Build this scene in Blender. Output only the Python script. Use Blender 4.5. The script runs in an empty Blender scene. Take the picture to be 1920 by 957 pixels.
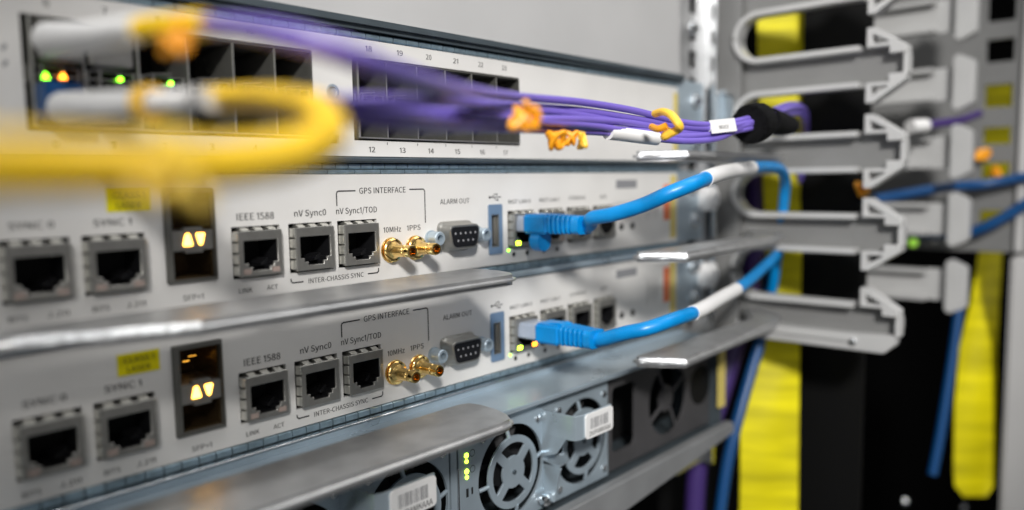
import bpy, bmesh, math, random
from mathutils import Vector, Matrix
random.seed(7)
SC = bpy.context.scene
COL = SC.collection
MM = 0.001                                    # everything below is written in millimetres

# ------------------------------------------------------------------ camera
CAM = Vector((-158.303, -225.748, 2.582))
RX = Vector((0.67190, -0.74058, -0.00923))
FOC = 1445.39                                 # focal length in photo pixels (1920 wide)
yaw, pitch, roll = 0.833659, 0.0958758, 0.0164564
fwd = Vector((math.sin(yaw)*math.cos(pitch), math.cos(yaw)*math.cos(pitch), -math.sin(pitch)))
_r = fwd.cross(Vector((0, 0, 1))).normalized(); _d = fwd.cross(_r)
RX = math.cos(roll)*_r + math.sin(roll)*_d
DY = -math.sin(roll)*_r + math.cos(roll)*_d
cd = bpy.data.cameras.new('camera'); cam = bpy.data.objects.new('camera', cd); COL.objects.link(cam)
m = Matrix.Identity(4)
for i, v in enumerate((RX, -DY, -fwd)):
    for j in range(3): m[j][i] = v[j]
m.translation = CAM*MM
cam.matrix_world = m
cd.sensor_width = 36; cd.lens = FOC/1920*36; cd.clip_start = 0.005; cd.clip_end = 20
cd.dof.use_dof = True; cd.dof.focus_distance = 0.281; cd.dof.aperture_fstop = cd.lens/6.7; cd.dof.aperture_blades = 9
SC.camera = cam

def at(px, py, depth):                        # a point seen at photo pixel (px, py), depth mm along the view axis
    return CAM + depth*((px-960)/FOC*RX + (py-478.5)/FOC*DY + fwd)

# ------------------------------------------------------------------ world and lamps
w = bpy.data.worlds.new('World'); SC.world = w; w.use_nodes = True
nt = w.node_tree; nt.nodes.clear()
o_ = nt.nodes.new('ShaderNodeOutputWorld'); bg = nt.nodes.new('ShaderNodeBackground')
tc = nt.nodes.new('ShaderNodeTexCoord'); sx = nt.nodes.new('ShaderNodeSeparateXYZ'); rp = nt.nodes.new('ShaderNodeValToRGB')
mr = nt.nodes.new('ShaderNodeMapRange'); mr.inputs[1].default_value = -1; mr.inputs[2].default_value = 1
nt.links.new(tc.outputs['Generated'], sx.inputs[0]); nt.links.new(sx.outputs['Z'], mr.inputs[0]); nt.links.new(mr.outputs[0], rp.inputs[0])
rp.color_ramp.elements[0].position = 0.25; rp.color_ramp.elements[0].color = (0.17, 0.18, 0.19, 1)
rp.color_ramp.elements[1].position = 0.95; rp.color_ramp.elements[1].color = (0.9, 0.92, 0.95, 1)
e = rp.color_ramp.elements.new(0.52); e.color = (0.24, 0.25, 0.26, 1)
nt.links.new(rp.outputs[0], bg.inputs[0]); bg.inputs[1].default_value = 0.36; nt.links.new(bg.outputs[0], o_.inputs[0])

def lamp(name, typ, loc, tgt, power, color=(1, 1, 1), **kw):
    l = bpy.data.lights.new(name, typ); l.energy = power; l.color = color
    for k, v in kw.items(): setattr(l, k, v)
    o = bpy.data.objects.new(name, l); COL.objects.link(o)
    o.location = Vector(loc)*MM
    o.rotation_euler = (Vector(tgt)-Vector(loc)).to_track_quat('-Z', 'Y').to_euler()
    return o
lamp('ceiling_spot', 'SPOT', (-640, -800, 540), (278, 0, 2), 75, (1, 0.985, 0.96), spot_size=math.radians(28.5), spot_blend=0.5, shadow_soft_size=0.075)
lamp('ceiling_tube', 'AREA', (-60, -190, 720), (-60, -90, 0), 1.7, (0.97, 0.985, 1), shape='RECTANGLE', size=1.3, size_y=0.10)
lamp('ceiling_panel', 'AREA', (480, -420, 700), (190, 0, -40), 1.8, (1, 0.98, 0.95), shape='RECTANGLE', size=0.5, size_y=0.4)

lamp('cable_fill', 'SPOT', (-95, -150, 560), (-95, -150, 0), 7.5, (1, 0.98, 0.95), spot_size=math.radians(27), spot_blend=0.35, shadow_soft_size=0.05)  # unseen spot added to brighten the yellow cable and white boots
lamp('glare_fill', 'AREA', (-570, -750, 120), (0, -20, -30), 0.5, (1, 1, 1), shape='RECTANGLE', size=0.55, size_y=0.06)  # unseen low strip added to put glare on the bar ends
SC.view_settings.view_transform = 'Standard'; SC.view_settings.look = 'None'
SC.view_settings.exposure = 0.0; SC.view_settings.gamma = 1.0; SC.view_settings.use_curve_mapping = False
SC.render.engine = 'CYCLES'; SC.cycles.use_denoising = True; SC.cycles.max_bounces = 8

# ------------------------------------------------------------------ materials
def mat(name, col, rough=0.5, metal=0.0, noise=0.0, nscale=200, bump=0.0, bscale=1500, emit=None, estr=0, coat=0.0, spec=0.5, stretch=None, rnoise=0.0):
    M = bpy.data.materials.new(name); M.use_nodes = True
    t = M.node_tree; b = t.nodes['Principled BSDF']
    b.inputs['Base Color'].default_value = (*col, 1); b.inputs['Roughness'].default_value = rough; b.inputs['Metallic'].default_value = metal
    b.inputs['Coat Weight'].default_value = coat; b.inputs['Specular IOR Level'].default_value = spec
    if emit: b.inputs['Emission Color'].default_value = (*emit, 1); b.inputs['Emission Strength'].default_value = estr
    if noise or bump or rnoise:
        tc = t.nodes.new('ShaderNodeTexCoord'); mp = t.nodes.new('ShaderNodeMapping')
        t.links.new(tc.outputs['Object'], mp.inputs[0])
        if stretch: mp.inputs['Scale'].default_value = stretch
        n = t.nodes.new('ShaderNodeTexNoise'); n.inputs['Scale'].default_value = nscale; n.inputs['Detail'].default_value = 6
        t.links.new(mp.outputs[0], n.inputs['Vector'])
        if noise:
            r = t.nodes.new('ShaderNodeValToRGB')
            r.color_ramp.elements[0].position = 0.3; r.color_ramp.elements[0].color = (*[c*(1-noise) for c in col], 1)
            r.color_ramp.elements[1].position = 0.7; r.color_ramp.elements[1].color = (*[min(1, c*(1+noise)) for c in col], 1)
            t.links.new(n.outputs['Fac'], r.inputs[0]); t.links.new(r.outputs[0], b.inputs['Base Color'])
        if rnoise:
            q = t.nodes.new('ShaderNodeMapRange'); q.inputs[3].default_value = max(0, rough-rnoise); q.inputs[4].default_value = rough+rnoise
            t.links.new(n.outputs['Fac'], q.inputs[0]); t.links.new(q.outputs[0], b.inputs['Roughness'])
        if bump:
            n2 = t.nodes.new('ShaderNodeTexNoise'); n2.inputs['Scale'].default_value = bscale; n2.inputs['Detail'].default_value = 3
            t.links.new(mp.outputs[0], n2.inputs['Vector'])
            bp = t.nodes.new('ShaderNodeBump'); bp.inputs['Strength'].default_value = bump; bp.inputs['Distance'].default_value = 0.0003
            t.links.new(n2.outputs['Fac'], bp.inputs['Height']); t.links.new(bp.outputs[0], b.inputs['Normal'])
    return M
PANEL = mat('white_paint', (0.655, 0.638, 0.612), 0.42, noise=0.045, nscale=35, rnoise=0.12, bump=0.12, bscale=2500)
BLANK = mat('pale_paint', (0.42, 0.415, 0.41), 0.45, noise=0.05, nscale=15)
ZINC = mat('zinc_plate', (0.42, 0.50, 0.56), 0.3, 0.5, noise=0.12, nscale=40, bump=0.08, bscale=900, rnoise=0.1)
DZINC = mat('dark_zinc', (0.13, 0.16, 0.18), 0.4, 0.7, noise=0.15, nscale=60)
GASKET = mat('gasket_metal', (0.32, 0.43, 0.50), 0.32, 0.7, noise=0.2, nscale=300, bump=0.2, bscale=1200)
STEEL = mat('brushed_steel', (0.50, 0.50, 0.50), 0.36, 0.7, noise=0.14, nscale=120, bump=0.15, bscale=1800)
BRIGHT = mat('bright_steel', (0.72, 0.73, 0.74), 0.22, 1.0, noise=0.1, nscale=200, bump=0.15, bscale=900)
RAW = mat('raw_cut_steel', (0.66, 0.67, 0.68), 0.36, 1.0, noise=0.3, nscale=420, bump=0.9, bscale=1600, rnoise=0.12)
NICKEL = mat('nickel_shell', (0.34, 0.33, 0.305), 0.36, 0.8, noise=0.08, nscale=250, bump=0.1, bscale=2500)
TIN = mat('bright_tin', (0.62, 0.61, 0.56), 0.3, 0.85, noise=0.08, nscale=250)
GOLD = mat('gold_plate', (0.92, 0.62, 0.22), 0.17, 1.0, noise=0.08, nscale=300)
BLACKP = mat('black_plastic', (0.008, 0.008, 0.009), 0.45, bump=0.05, spec=0.3)
VOID = mat('dark_interior', (0.006, 0.006, 0.006), 0.6, spec=0.2)  # black stands in for the shade deep inside openings
CAGE = mat('cage_metal', (0.15, 0.147, 0.132), 0.45, 0.6, noise=0.1, nscale=200)
BROWN = mat('cage_interior', (0.10, 0.065, 0.03), 0.25, 0.7, bump=0.6, bscale=700)
INK = mat('black_ink', (0.010, 0.010, 0.011), 0.5)
GREYINK = mat('grey_ink', (0.22, 0.22, 0.23), 0.6)
CYAN = mat('socket_blue', (0.13, 0.20, 0.30), 0.4, noise=0.05)
BLUE = mat('blue_jacket', (0.0, 0.235, 0.60), 0.36, noise=0.1, nscale=160, bump=0.22, bscale=420, rnoise=0.1)
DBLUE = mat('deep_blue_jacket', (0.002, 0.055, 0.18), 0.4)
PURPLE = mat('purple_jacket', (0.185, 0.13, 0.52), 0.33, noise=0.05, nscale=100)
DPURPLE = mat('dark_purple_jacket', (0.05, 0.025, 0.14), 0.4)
YELLOW = mat('yellow_jacket', (0.95, 0.60, 0.004), 0.4, noise=0.03)
TAPE = mat('yellow_tape', (0.62, 0.54, 0.001), 0.55, spec=0.25, noise=0.3, nscale=26, stretch=(0.5, 0.5, 4))
PALEY = mat('pale_yellow_edge', (0.62, 0.50, 0.14), 0.5)
ORANGE = mat('orange_tie', (0.88, 0.36, 0.012), 0.4)
AMBER = mat('amber_tie', (0.95, 0.56, 0.05), 0.4)
PALETIE = mat('pale_yellow_tie', (1.0, 0.70, 0.10), 0.4)
WHITE = mat('white_sleeve', (0.78, 0.77, 0.76), 0.45, noise=0.03)
CLEAR = mat('clear_plug', (0.38, 0.43, 0.52), 0.12, noise=0.1, spec=0.7)
RED = mat('red_sticker', (0.72, 0.17, 0.06), 0.5, noise=0.08)
GREYP = mat('grey_plastic', (0.20, 0.199, 0.195), 0.34, noise=0.05, nscale=40)  # on finger webs: the rim plastic with recess shade put into the colour
LGREYP = mat('lit_grey_plastic', (0.47, 0.467, 0.46), 0.33, noise=0.04, nscale=40)  # same finger plastic, lit tone put into the colour
GREYPOST = mat('grey_post_paint', (0.52, 0.51, 0.50), 0.5, noise=0.04, nscale=20)
DARKFAN = mat('dark_grille', (0.055, 0.053, 0.055), 0.5, noise=0.15, nscale=40)
RAIL = mat('shelf_rail_paint', (0.27, 0.275, 0.28), 0.38, 0.3, noise=0.12, nscale=40)
RUBBER = mat('black_rubber', (0.0022, 0.0022, 0.0022), 0.6, spec=0.25)
FUZZ = mat('black_hook_fabric', (0.005, 0.005, 0.0055), 0.95, spec=0.15, bump=1.0, bscale=1800)
BACK = mat('dark_backdrop', (0.002, 0.002, 0.002), 0.9, spec=0.1)
LEDG = mat('green_light', (0.1, 0.5, 0.02), 0.4, emit=(0.25, 1.0, 0.02), estr=9)
LEDY = mat('lime_light', (0.3, 0.5, 0.02), 0.4, emit=(0.55, 1.0, 0.03), estr=11)
LEDO = mat('orange_light', (0.5, 0.2, 0.02), 0.4, emit=(1.0, 0.28, 0.015), estr=9)
LEDW = mat('warm_light', (0.6, 0.4, 0.1), 0.4, emit=(1.0, 0.56, 0.10), estr=6)
GLINT = mat('warm_glint', (0.4, 0.2, 0.03), 0.4, emit=(1.0, 0.45, 0.05), estr=1.6)  # glow for the painted reflections inside the optical cage
DULL = mat('unlit_lens', (0.32, 0.25, 0.22), 0.3)

# outlines of the printed characters: advance, points, triangles (thousandths of the capital height)
GLYPHS = {
' ':[306,[],[]],
'+':[757,[329,158,428,158,428,457,707,457,707,550,428,550,428,849,329,849,329,550,52,550,52,457,329,457],[8,6,7,8,5,6,10,8,9,10,5,8,10,4,5,10,3,4,11,3,10,0,2,11,2,3,11,0,1,2]],
'-':[473,[63,334,412,334,412,430,63,430],[0,2,3,0,1,2]],
'.':[379,[190,-18,253,8,280,76,253,146,190,172,126,146,100,76,126,8],[5,3,4,6,3,5,6,2,3,7,2,6,7,1,2,7,0,1]],
'/':[535,[15,-244,106,-244,514,1083,424,1083],[0,2,3,0,1,2]],
'0':[757,[379,-18,606,112,690,503,606,891,379,1018,152,891,68,503,152,112,379,83,241,183,188,503,241,821,379,920,517,821,570,503,517,183],[5,12,4,12,3,4,5,11,12,13,3,12,6,11,5,13,2,3,6,10,11,14,2,13,7,10,6,7,9,10,15,2,14,15,1,2,7,8,9,8,1,15,8,0,1,0,8,7]],
'1':[520,[250,0,375,0,375,1000,290,1000,90,850,90,715,250,825],[0,1,6,1,2,6,2,3,6,3,4,6,4,5,6]],
'2':[757,[60,0,689,0,689,108,412,108,331,105,248,98,533,420,641,724,562,938,349,1018,185,978,55,872,127,801,221,884,334,917,473,861,518,719,407,435,60,74],[10,8,9,11,14,10,14,8,10,14,15,8,15,7,8,11,13,14,11,12,13,16,7,15,16,6,7,17,6,16,18,6,17,18,5,6,4,2,3,4,1,2,5,1,4,18,1,5,0,1,18]],
'3':[757,[359,-18,587,58,681,267,619,435,469,521,469,528,598,616,647,768,564,952,355,1018,201,984,76,899,143,820,238,890,351,917,475,873,520,759,459,623,243,568,243,472,485,417,554,271,497,136,351,86,207,121,104,201,40,120,165,24],[10,8,9,11,8,10,11,14,8,14,15,8,15,7,8,11,13,14,12,13,11,16,7,15,16,6,7,17,6,16,18,6,17,18,5,6,19,5,18,19,4,5,19,3,4,20,3,19,20,2,3,21,2,20,22,2,21,22,1,2,26,24,25,23,1,22,26,23,24,27,23,26,27,1,23,27,0,1]],
'4':[757,[464,0,581,0,581,276,715,276,715,375,581,375,581,1000,443,1000,27,357,27,276,464,276,464,375,157,375,385,716,427,790,465,864,471,864,466,772,464,682],[8,6,7,8,15,6,15,16,6,16,5,6,8,14,15,17,5,16,8,13,14,18,5,17,8,12,13,11,5,18,8,11,12,8,5,11,8,4,5,8,3,4,9,3,8,10,3,9,0,2,10,2,3,10,0,1,2]],
'5':[757,[357,-18,584,72,685,325,596,567,383,644,303,633,233,604,259,894,636,894,636,1000,150,1000,117,533,184,491,264,535,351,550,501,490,558,322,496,149,345,86,200,120,100,196,37,115,164,23],[11,7,10,7,9,10,7,8,9,11,6,7,5,3,4,6,3,5,11,3,6,11,14,3,14,15,3,15,2,3,11,13,14,11,12,13,16,2,15,16,1,2,17,1,16,21,19,20,18,1,17,21,18,19,22,18,21,22,1,18,22,0,1]],
'6':[757,[411,-18,613,72,698,307,623,543,420,621,301,589,194,501,273,824,452,915,539,895,610,839,681,915,581,989,446,1018,189,894,76,477,172,106,196,401,300,499,400,528,535,468,580,307,531,143,411,80,262,163],[14,12,13,14,8,12,8,11,12,14,7,8,9,11,8,9,10,11,15,7,14,15,6,7,5,3,4,6,19,5,19,3,5,19,20,3,20,2,3,6,18,19,15,18,6,15,17,18,16,17,15,21,2,20,16,24,17,22,2,21,22,1,2,16,23,24,23,1,22,0,23,16,0,1,23]],
'7':[757,[270,0,400,0,465,497,693,925,693,1000,67,1000,67,894,553,894,344,487],[6,4,5,6,3,4,6,7,3,7,2,3,8,2,7,8,1,2,0,1,8]],
'8':[757,[382,-18,608,57,694,240,643,405,527,503,527,510,615,609,659,752,586,941,385,1015,189,945,111,761,151,626,246,531,246,525,120,418,63,248,153,57,450,543,292,625,224,761,269,878,383,922,508,871,553,745,526,639,383,75,233,127,173,259,212,389,311,486,497,394,576,244,523,122],[10,8,9,11,21,10,21,22,10,22,8,10,22,23,8,23,7,8,11,20,21,24,7,23,12,20,11,12,19,20,24,6,7,25,6,24,18,6,25,13,19,12,13,18,19,18,5,6,13,5,18,14,5,13,15,30,14,30,5,14,30,4,5,30,3,4,15,29,30,31,3,30,16,29,15,31,2,3,32,2,31,16,28,29,16,27,28,17,27,16,33,2,32,33,1,2,17,26,27,26,1,33,17,1,26,0,1,17]],
'9':[757,[321,-18,572,111,683,543,587,900,347,1018,145,929,60,693,135,459,336,379,459,412,566,501,486,177,317,86,224,106,147,162,79,85,180,11,565,606,460,503,356,472,222,532,177,693,226,859,348,921,499,841],[5,23,4,23,3,4,6,22,5,22,23,5,24,3,23,24,2,3,6,21,22,17,2,24,7,21,6,7,20,21,18,2,17,18,10,2,10,1,2,7,19,20,19,10,18,19,9,10,11,1,10,7,9,19,8,9,7,12,1,11,15,13,14,12,0,1,15,12,13,15,0,12,16,0,15]],
'A':[829,[5,0,132,0,229,306,595,306,690,0,824,0,484,1000,344,1000,261,405,310,559,361,727,409,898,415,898,464,727,516,559,563,405],[0,11,7,11,6,7,11,12,6,12,5,6,0,10,11,13,5,12,14,5,13,0,9,10,0,8,9,15,5,14,0,2,8,2,15,8,2,3,15,3,5,15,0,1,2,4,5,3]],
'B':[896,[138,0,456,0,729,73,835,293,778,455,632,532,632,539,740,621,778,756,681,944,434,1000,138,1000,263,576,263,900,417,900,594,864,653,739,597,619,412,576,263,101,263,477,438,477,640,434,711,297,639,149,438,101],[0,13,11,13,10,11,13,9,10,13,14,9,14,15,9,15,8,9,0,12,13,16,8,15,16,7,8,17,7,16,17,6,7,18,6,17,0,20,12,20,18,12,20,6,18,20,5,6,20,21,5,21,4,5,0,19,20,22,4,21,22,3,4,23,3,22,24,3,23,24,2,3,25,2,24,0,25,19,0,2,25,0,1,2]],
'C':[870,[514,-18,687,20,821,126,752,206,648,123,520,93,293,203,209,503,296,799,524,907,638,881,729,813,797,895,684,980,523,1018,206,880,79,499,203,119],[15,13,14,15,9,13,9,12,13,15,8,9,10,12,9,10,11,12,16,8,15,16,7,8,16,6,7,17,6,16,4,2,3,17,5,6,4,1,2,5,1,4,0,5,17,0,1,5]],
'D':[939,[138,0,393,0,739,133,858,503,738,871,387,1000,138,1000,263,104,263,898,377,898,641,796,729,503,641,209,377,104],[0,8,6,8,5,6,8,9,5,9,4,5,0,7,8,10,4,9,10,3,4,11,3,10,12,3,11,12,2,3,13,2,12,13,1,2,0,13,7,0,1,13]],
'E':[804,[138,0,729,0,729,108,263,108,263,472,643,472,643,580,263,580,263,894,714,894,714,1000,138,1000],[0,8,11,8,10,11,8,9,10,0,7,8,0,4,7,4,6,7,4,5,6,0,3,4,0,2,3,0,1,2]],
'F':[753,[138,0,263,0,263,449,645,449,645,555,263,555,263,894,714,894,714,1000,138,1000],[0,6,9,6,8,9,6,7,8,0,5,6,0,2,5,2,4,5,2,3,4,0,1,2]],
'G':[940,[531,-18,711,15,839,98,839,518,510,518,510,413,723,413,723,151,645,108,543,93,296,203,209,503,299,799,542,907,668,880,757,813,825,895,712,979,538,1018,209,880,79,499,206,119],[19,17,18,19,13,17,13,16,17,19,12,13,14,16,13,14,15,16,20,12,19,20,11,12,5,3,4,5,6,3,6,2,3,20,10,11,21,10,20,7,2,6,21,9,10,8,2,7,0,9,21,9,2,8,9,1,2,0,1,9]],
'H':[993,[138,0,263,0,263,472,730,472,730,0,857,0,857,1000,730,1000,730,581,263,581,263,1000,138,1000],[0,10,11,0,9,10,8,6,7,8,5,6,0,2,9,2,8,9,2,3,8,3,5,8,0,1,2,4,5,3]],
'I':[400,[138,0,263,0,263,1000,138,1000],[0,2,3,0,1,2]],
'J':[730,[323,-18,534,73,599,293,599,1000,472,1000,472,306,432,142,311,93,214,119,138,206,48,141,160,23],[5,3,4,5,2,3,6,2,5,6,1,2,10,8,9,7,1,6,11,8,10,11,7,8,11,1,7,11,0,1]],
'K':[881,[138,0,263,0,263,317,435,521,735,0,876,0,514,621,828,1000,685,1000,266,498,263,498,263,1000,138,1000],[0,11,12,0,10,11,9,7,8,9,6,7,9,3,6,3,5,6,9,2,3,4,5,3,0,9,10,0,2,9,0,1,2]],
'L':[741,[138,0,701,0,701,108,263,108,263,1000,138,1000],[0,4,5,0,3,4,0,2,3,0,1,2]],
'M':[1108,[138,0,251,0,251,554,246,701,235,849,240,849,321,621,510,101,595,101,783,621,864,849,869,849,858,701,853,554,853,0,970,0,970,1000,819,1000,628,465,594,361,558,256,553,256,517,361,480,465,289,1000,138,1000],[0,4,25,4,24,25,4,5,24,5,23,24,18,10,17,10,16,17,10,11,16,11,15,16,0,3,4,6,23,5,18,9,10,12,15,11,0,2,3,13,15,12,7,23,6,18,8,9,0,1,2,14,15,13,7,22,23,19,8,18,7,21,22,20,8,19,7,20,21,7,8,20]],
'N':[986,[138,0,256,0,256,525,251,683,241,838,247,838,355,632,719,0,849,0,849,1000,729,1000,729,480,734,320,746,164,739,164,632,370,266,1000,138,1000],[0,4,17,4,16,17,4,5,16,5,15,16,11,9,10,11,8,9,0,3,4,6,15,5,0,2,3,7,15,6,0,1,2,12,8,11,7,14,15,13,8,12,7,13,14,7,8,13]],
'O':[1012,[506,-18,814,123,933,503,814,881,506,1018,198,881,79,503,198,123,506,93,290,204,209,503,290,799,506,907,722,799,804,503,722,204],[5,12,4,12,3,4,5,11,12,13,3,12,6,11,5,13,2,3,6,10,11,14,2,13,7,10,6,7,9,10,15,2,14,15,1,2,7,8,9,8,1,15,8,0,1,0,8,7]],
'P':[864,[138,0,263,0,263,398,428,398,695,473,797,707,694,935,423,1000,138,1000,263,501,263,898,407,898,605,857,671,707,608,550,412,501],[0,10,8,10,7,8,10,6,7,10,11,6,11,12,6,12,5,6,0,9,10,13,5,12,14,5,13,14,4,5,15,4,14,0,2,9,2,15,9,2,4,15,2,3,4,0,1,2]],
'R':[866,[263,525,263,898,431,898,611,858,674,720,611,574,431,525,686,0,828,0,574,438,738,533,799,720,701,938,450,1000,138,1000,138,0,263,0,263,424,443,424],[15,1,14,1,13,14,1,12,13,1,2,12,2,3,12,3,11,12,15,0,1,4,11,3,5,11,4,5,10,11,6,10,5,6,9,10,15,17,0,17,6,0,17,9,6,17,18,9,18,8,9,15,16,17,7,8,18]],
'S':[813,[415,-18,663,65,754,266,695,437,548,533,407,595,294,654,240,763,291,868,427,907,553,882,655,814,720,895,592,983,427,1018,201,943,112,753,179,585,315,497,458,434,578,367,626,255,571,138,416,93,266,127,141,217,65,130,219,22],[15,13,14,15,12,13,16,8,15,8,9,15,9,12,15,10,12,9,10,11,12,16,7,8,16,6,7,17,6,16,17,5,6,17,4,5,18,4,17,18,3,4,19,3,18,19,20,3,20,2,3,21,2,20,21,1,2,22,1,21,26,24,25,23,1,22,27,24,26,27,23,24,27,1,23,27,0,1]],
'T':[817,[345,0,472,0,472,894,775,894,775,1000,42,1000,42,894,345,894],[6,4,5,6,3,4,7,3,6,0,2,7,2,3,7,0,1,2]],
'U':[984,[492,-18,748,77,851,412,851,1000,730,1000,730,409,661,161,492,93,327,161,259,409,259,1000,134,1000,134,412,236,77],[12,10,11,12,9,10,5,3,4,5,2,3,13,9,12,5,1,2,13,8,9,6,1,5,13,7,8,7,1,6,13,1,7,13,0,1]],
'V':[784,[321,0,467,0,784,1000,656,1000,495,458,448,293,398,128,393,128,343,293,296,458,134,1000,1,1000],[0,10,11,0,9,10,4,2,3,4,1,2,0,8,9,5,1,4,0,7,8,6,1,5,0,6,7,0,1,6]],
'X':[782,[23,0,157,0,300,270,339,347,381,432,386,432,432,347,472,270,621,0,760,0,467,510,739,1000,607,1000,473,745,439,676,402,598,397,598,355,676,318,745,181,1000,42,1000,315,517],[21,19,20,21,18,19,13,11,12,13,10,11,21,17,18,14,10,13,21,16,17,15,10,14,21,15,16,21,10,15,0,4,21,4,10,21,4,5,10,5,9,10,0,3,4,6,9,5,0,2,3,7,9,6,0,1,2,8,9,7]],
'Y':[724,[299,0,424,0,424,387,726,1000,595,1000,467,718,418,608,366,498,360,498,310,608,262,718,132,1000,-1,1000,299,387],[13,11,12,13,10,11,5,3,4,5,2,3,13,9,10,6,2,5,13,8,9,7,2,6,13,7,8,13,2,7,0,2,13,0,1,2]],
'c':[696,[417,-18,546,7,658,75,603,160,524,107,428,86,263,164,199,370,265,576,432,655,512,637,580,591,643,673,552,734,427,760,177,657,71,370,171,84],[15,13,14,15,12,13,15,9,12,9,10,12,10,11,12,16,8,15,8,9,15,16,7,8,17,7,16,17,6,7,17,5,6,4,2,3,5,2,4,17,2,5,0,2,17,0,1,2]],
'n':[832,[126,0,251,0,251,538,351,622,453,651,560,604,593,453,593,0,718,0,718,469,663,685,491,760,355,723,243,633,240,633,228,741,126,741],[12,10,11,0,15,16,0,14,15,13,10,12,13,4,10,4,5,10,5,9,10,13,3,4,0,13,14,0,2,13,2,3,13,6,9,5,0,1,2,6,8,9,7,8,6]],
'y':[711,[138,-319,312,-245,415,-63,693,741,572,741,438,330,408,226,378,120,371,120,333,227,297,330,147,741,18,741,315,-1,299,-57,235,-171,132,-217,102,-213,75,-205,50,-304,90,-315],[13,11,12,13,10,11,5,3,4,5,2,3,13,9,10,6,2,5,13,8,9,7,2,6,13,7,8,13,2,7,14,2,13,15,2,14,15,1,2,16,1,15,19,17,18,19,16,17,19,1,16,19,0,1,20,0,19]],
'z':[648,[48,0,608,0,608,101,205,101,596,674,596,741,90,741,90,640,438,640,48,67],[7,5,6,7,4,5,7,8,4,8,3,4,9,3,8,9,2,3,9,1,2,0,1,9]]}

# ------------------------------------------------------------------ mesh helpers
def loop_pts(kind, poly, d):
    if kind == 'xz': return [Vector((p[0], d, p[1])) for p in poly]
    if kind == 'xy': return [Vector((p[0], p[1], d)) for p in poly]
    return [Vector((d, p[0], p[1])) for p in poly]
AX = {'xz': Vector((0, 1, 0)), 'xy': Vector((0, 0, 1)), 'yz': Vector((1, 0, 0))}
def circle(cx, cz, r, n=24, rz=None, a0=0, a1=2*math.pi):
    full = abs(a1-a0-2*math.pi) < 1e-6
    k = n if full else n+1
    return [(cx+r*math.cos(a0+(a1-a0)*i/n), cz+(rz or r)*math.sin(a0+(a1-a0)*i/n)) for i in range(k)]
def rrect(x0, x1, z0, z1, r, n=4):
    out = []
    for cx, cz, a in ((x1-r, z1-r, 0), (x0+r, z1-r, 90), (x0+r, z0+r, 180), (x1-r, z0+r, 270)):
        out += [(cx+r*math.cos(math.radians(a+90*i/n)), cz+r*math.sin(math.radians(a+90*i/n))) for i in range(n+1)]
    return out
def smooth_path(pts, n=8):
    P = [Vector(p) for p in pts]
    P = [2*P[0]-P[1]]+P+[2*P[-1]-P[-2]]
    out = []
    for i in range(1, len(P)-2):
        a, b, c, d = P[i-1:i+3]
        for k in range(n):
            t = k/n
            out.append(0.5*((2*b)+(c-a)*t+(2*a-5*b+4*c-d)*t*t+(3*b-a-3*c+d)*t**3))
    out.append(P[-2]); return out
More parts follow.
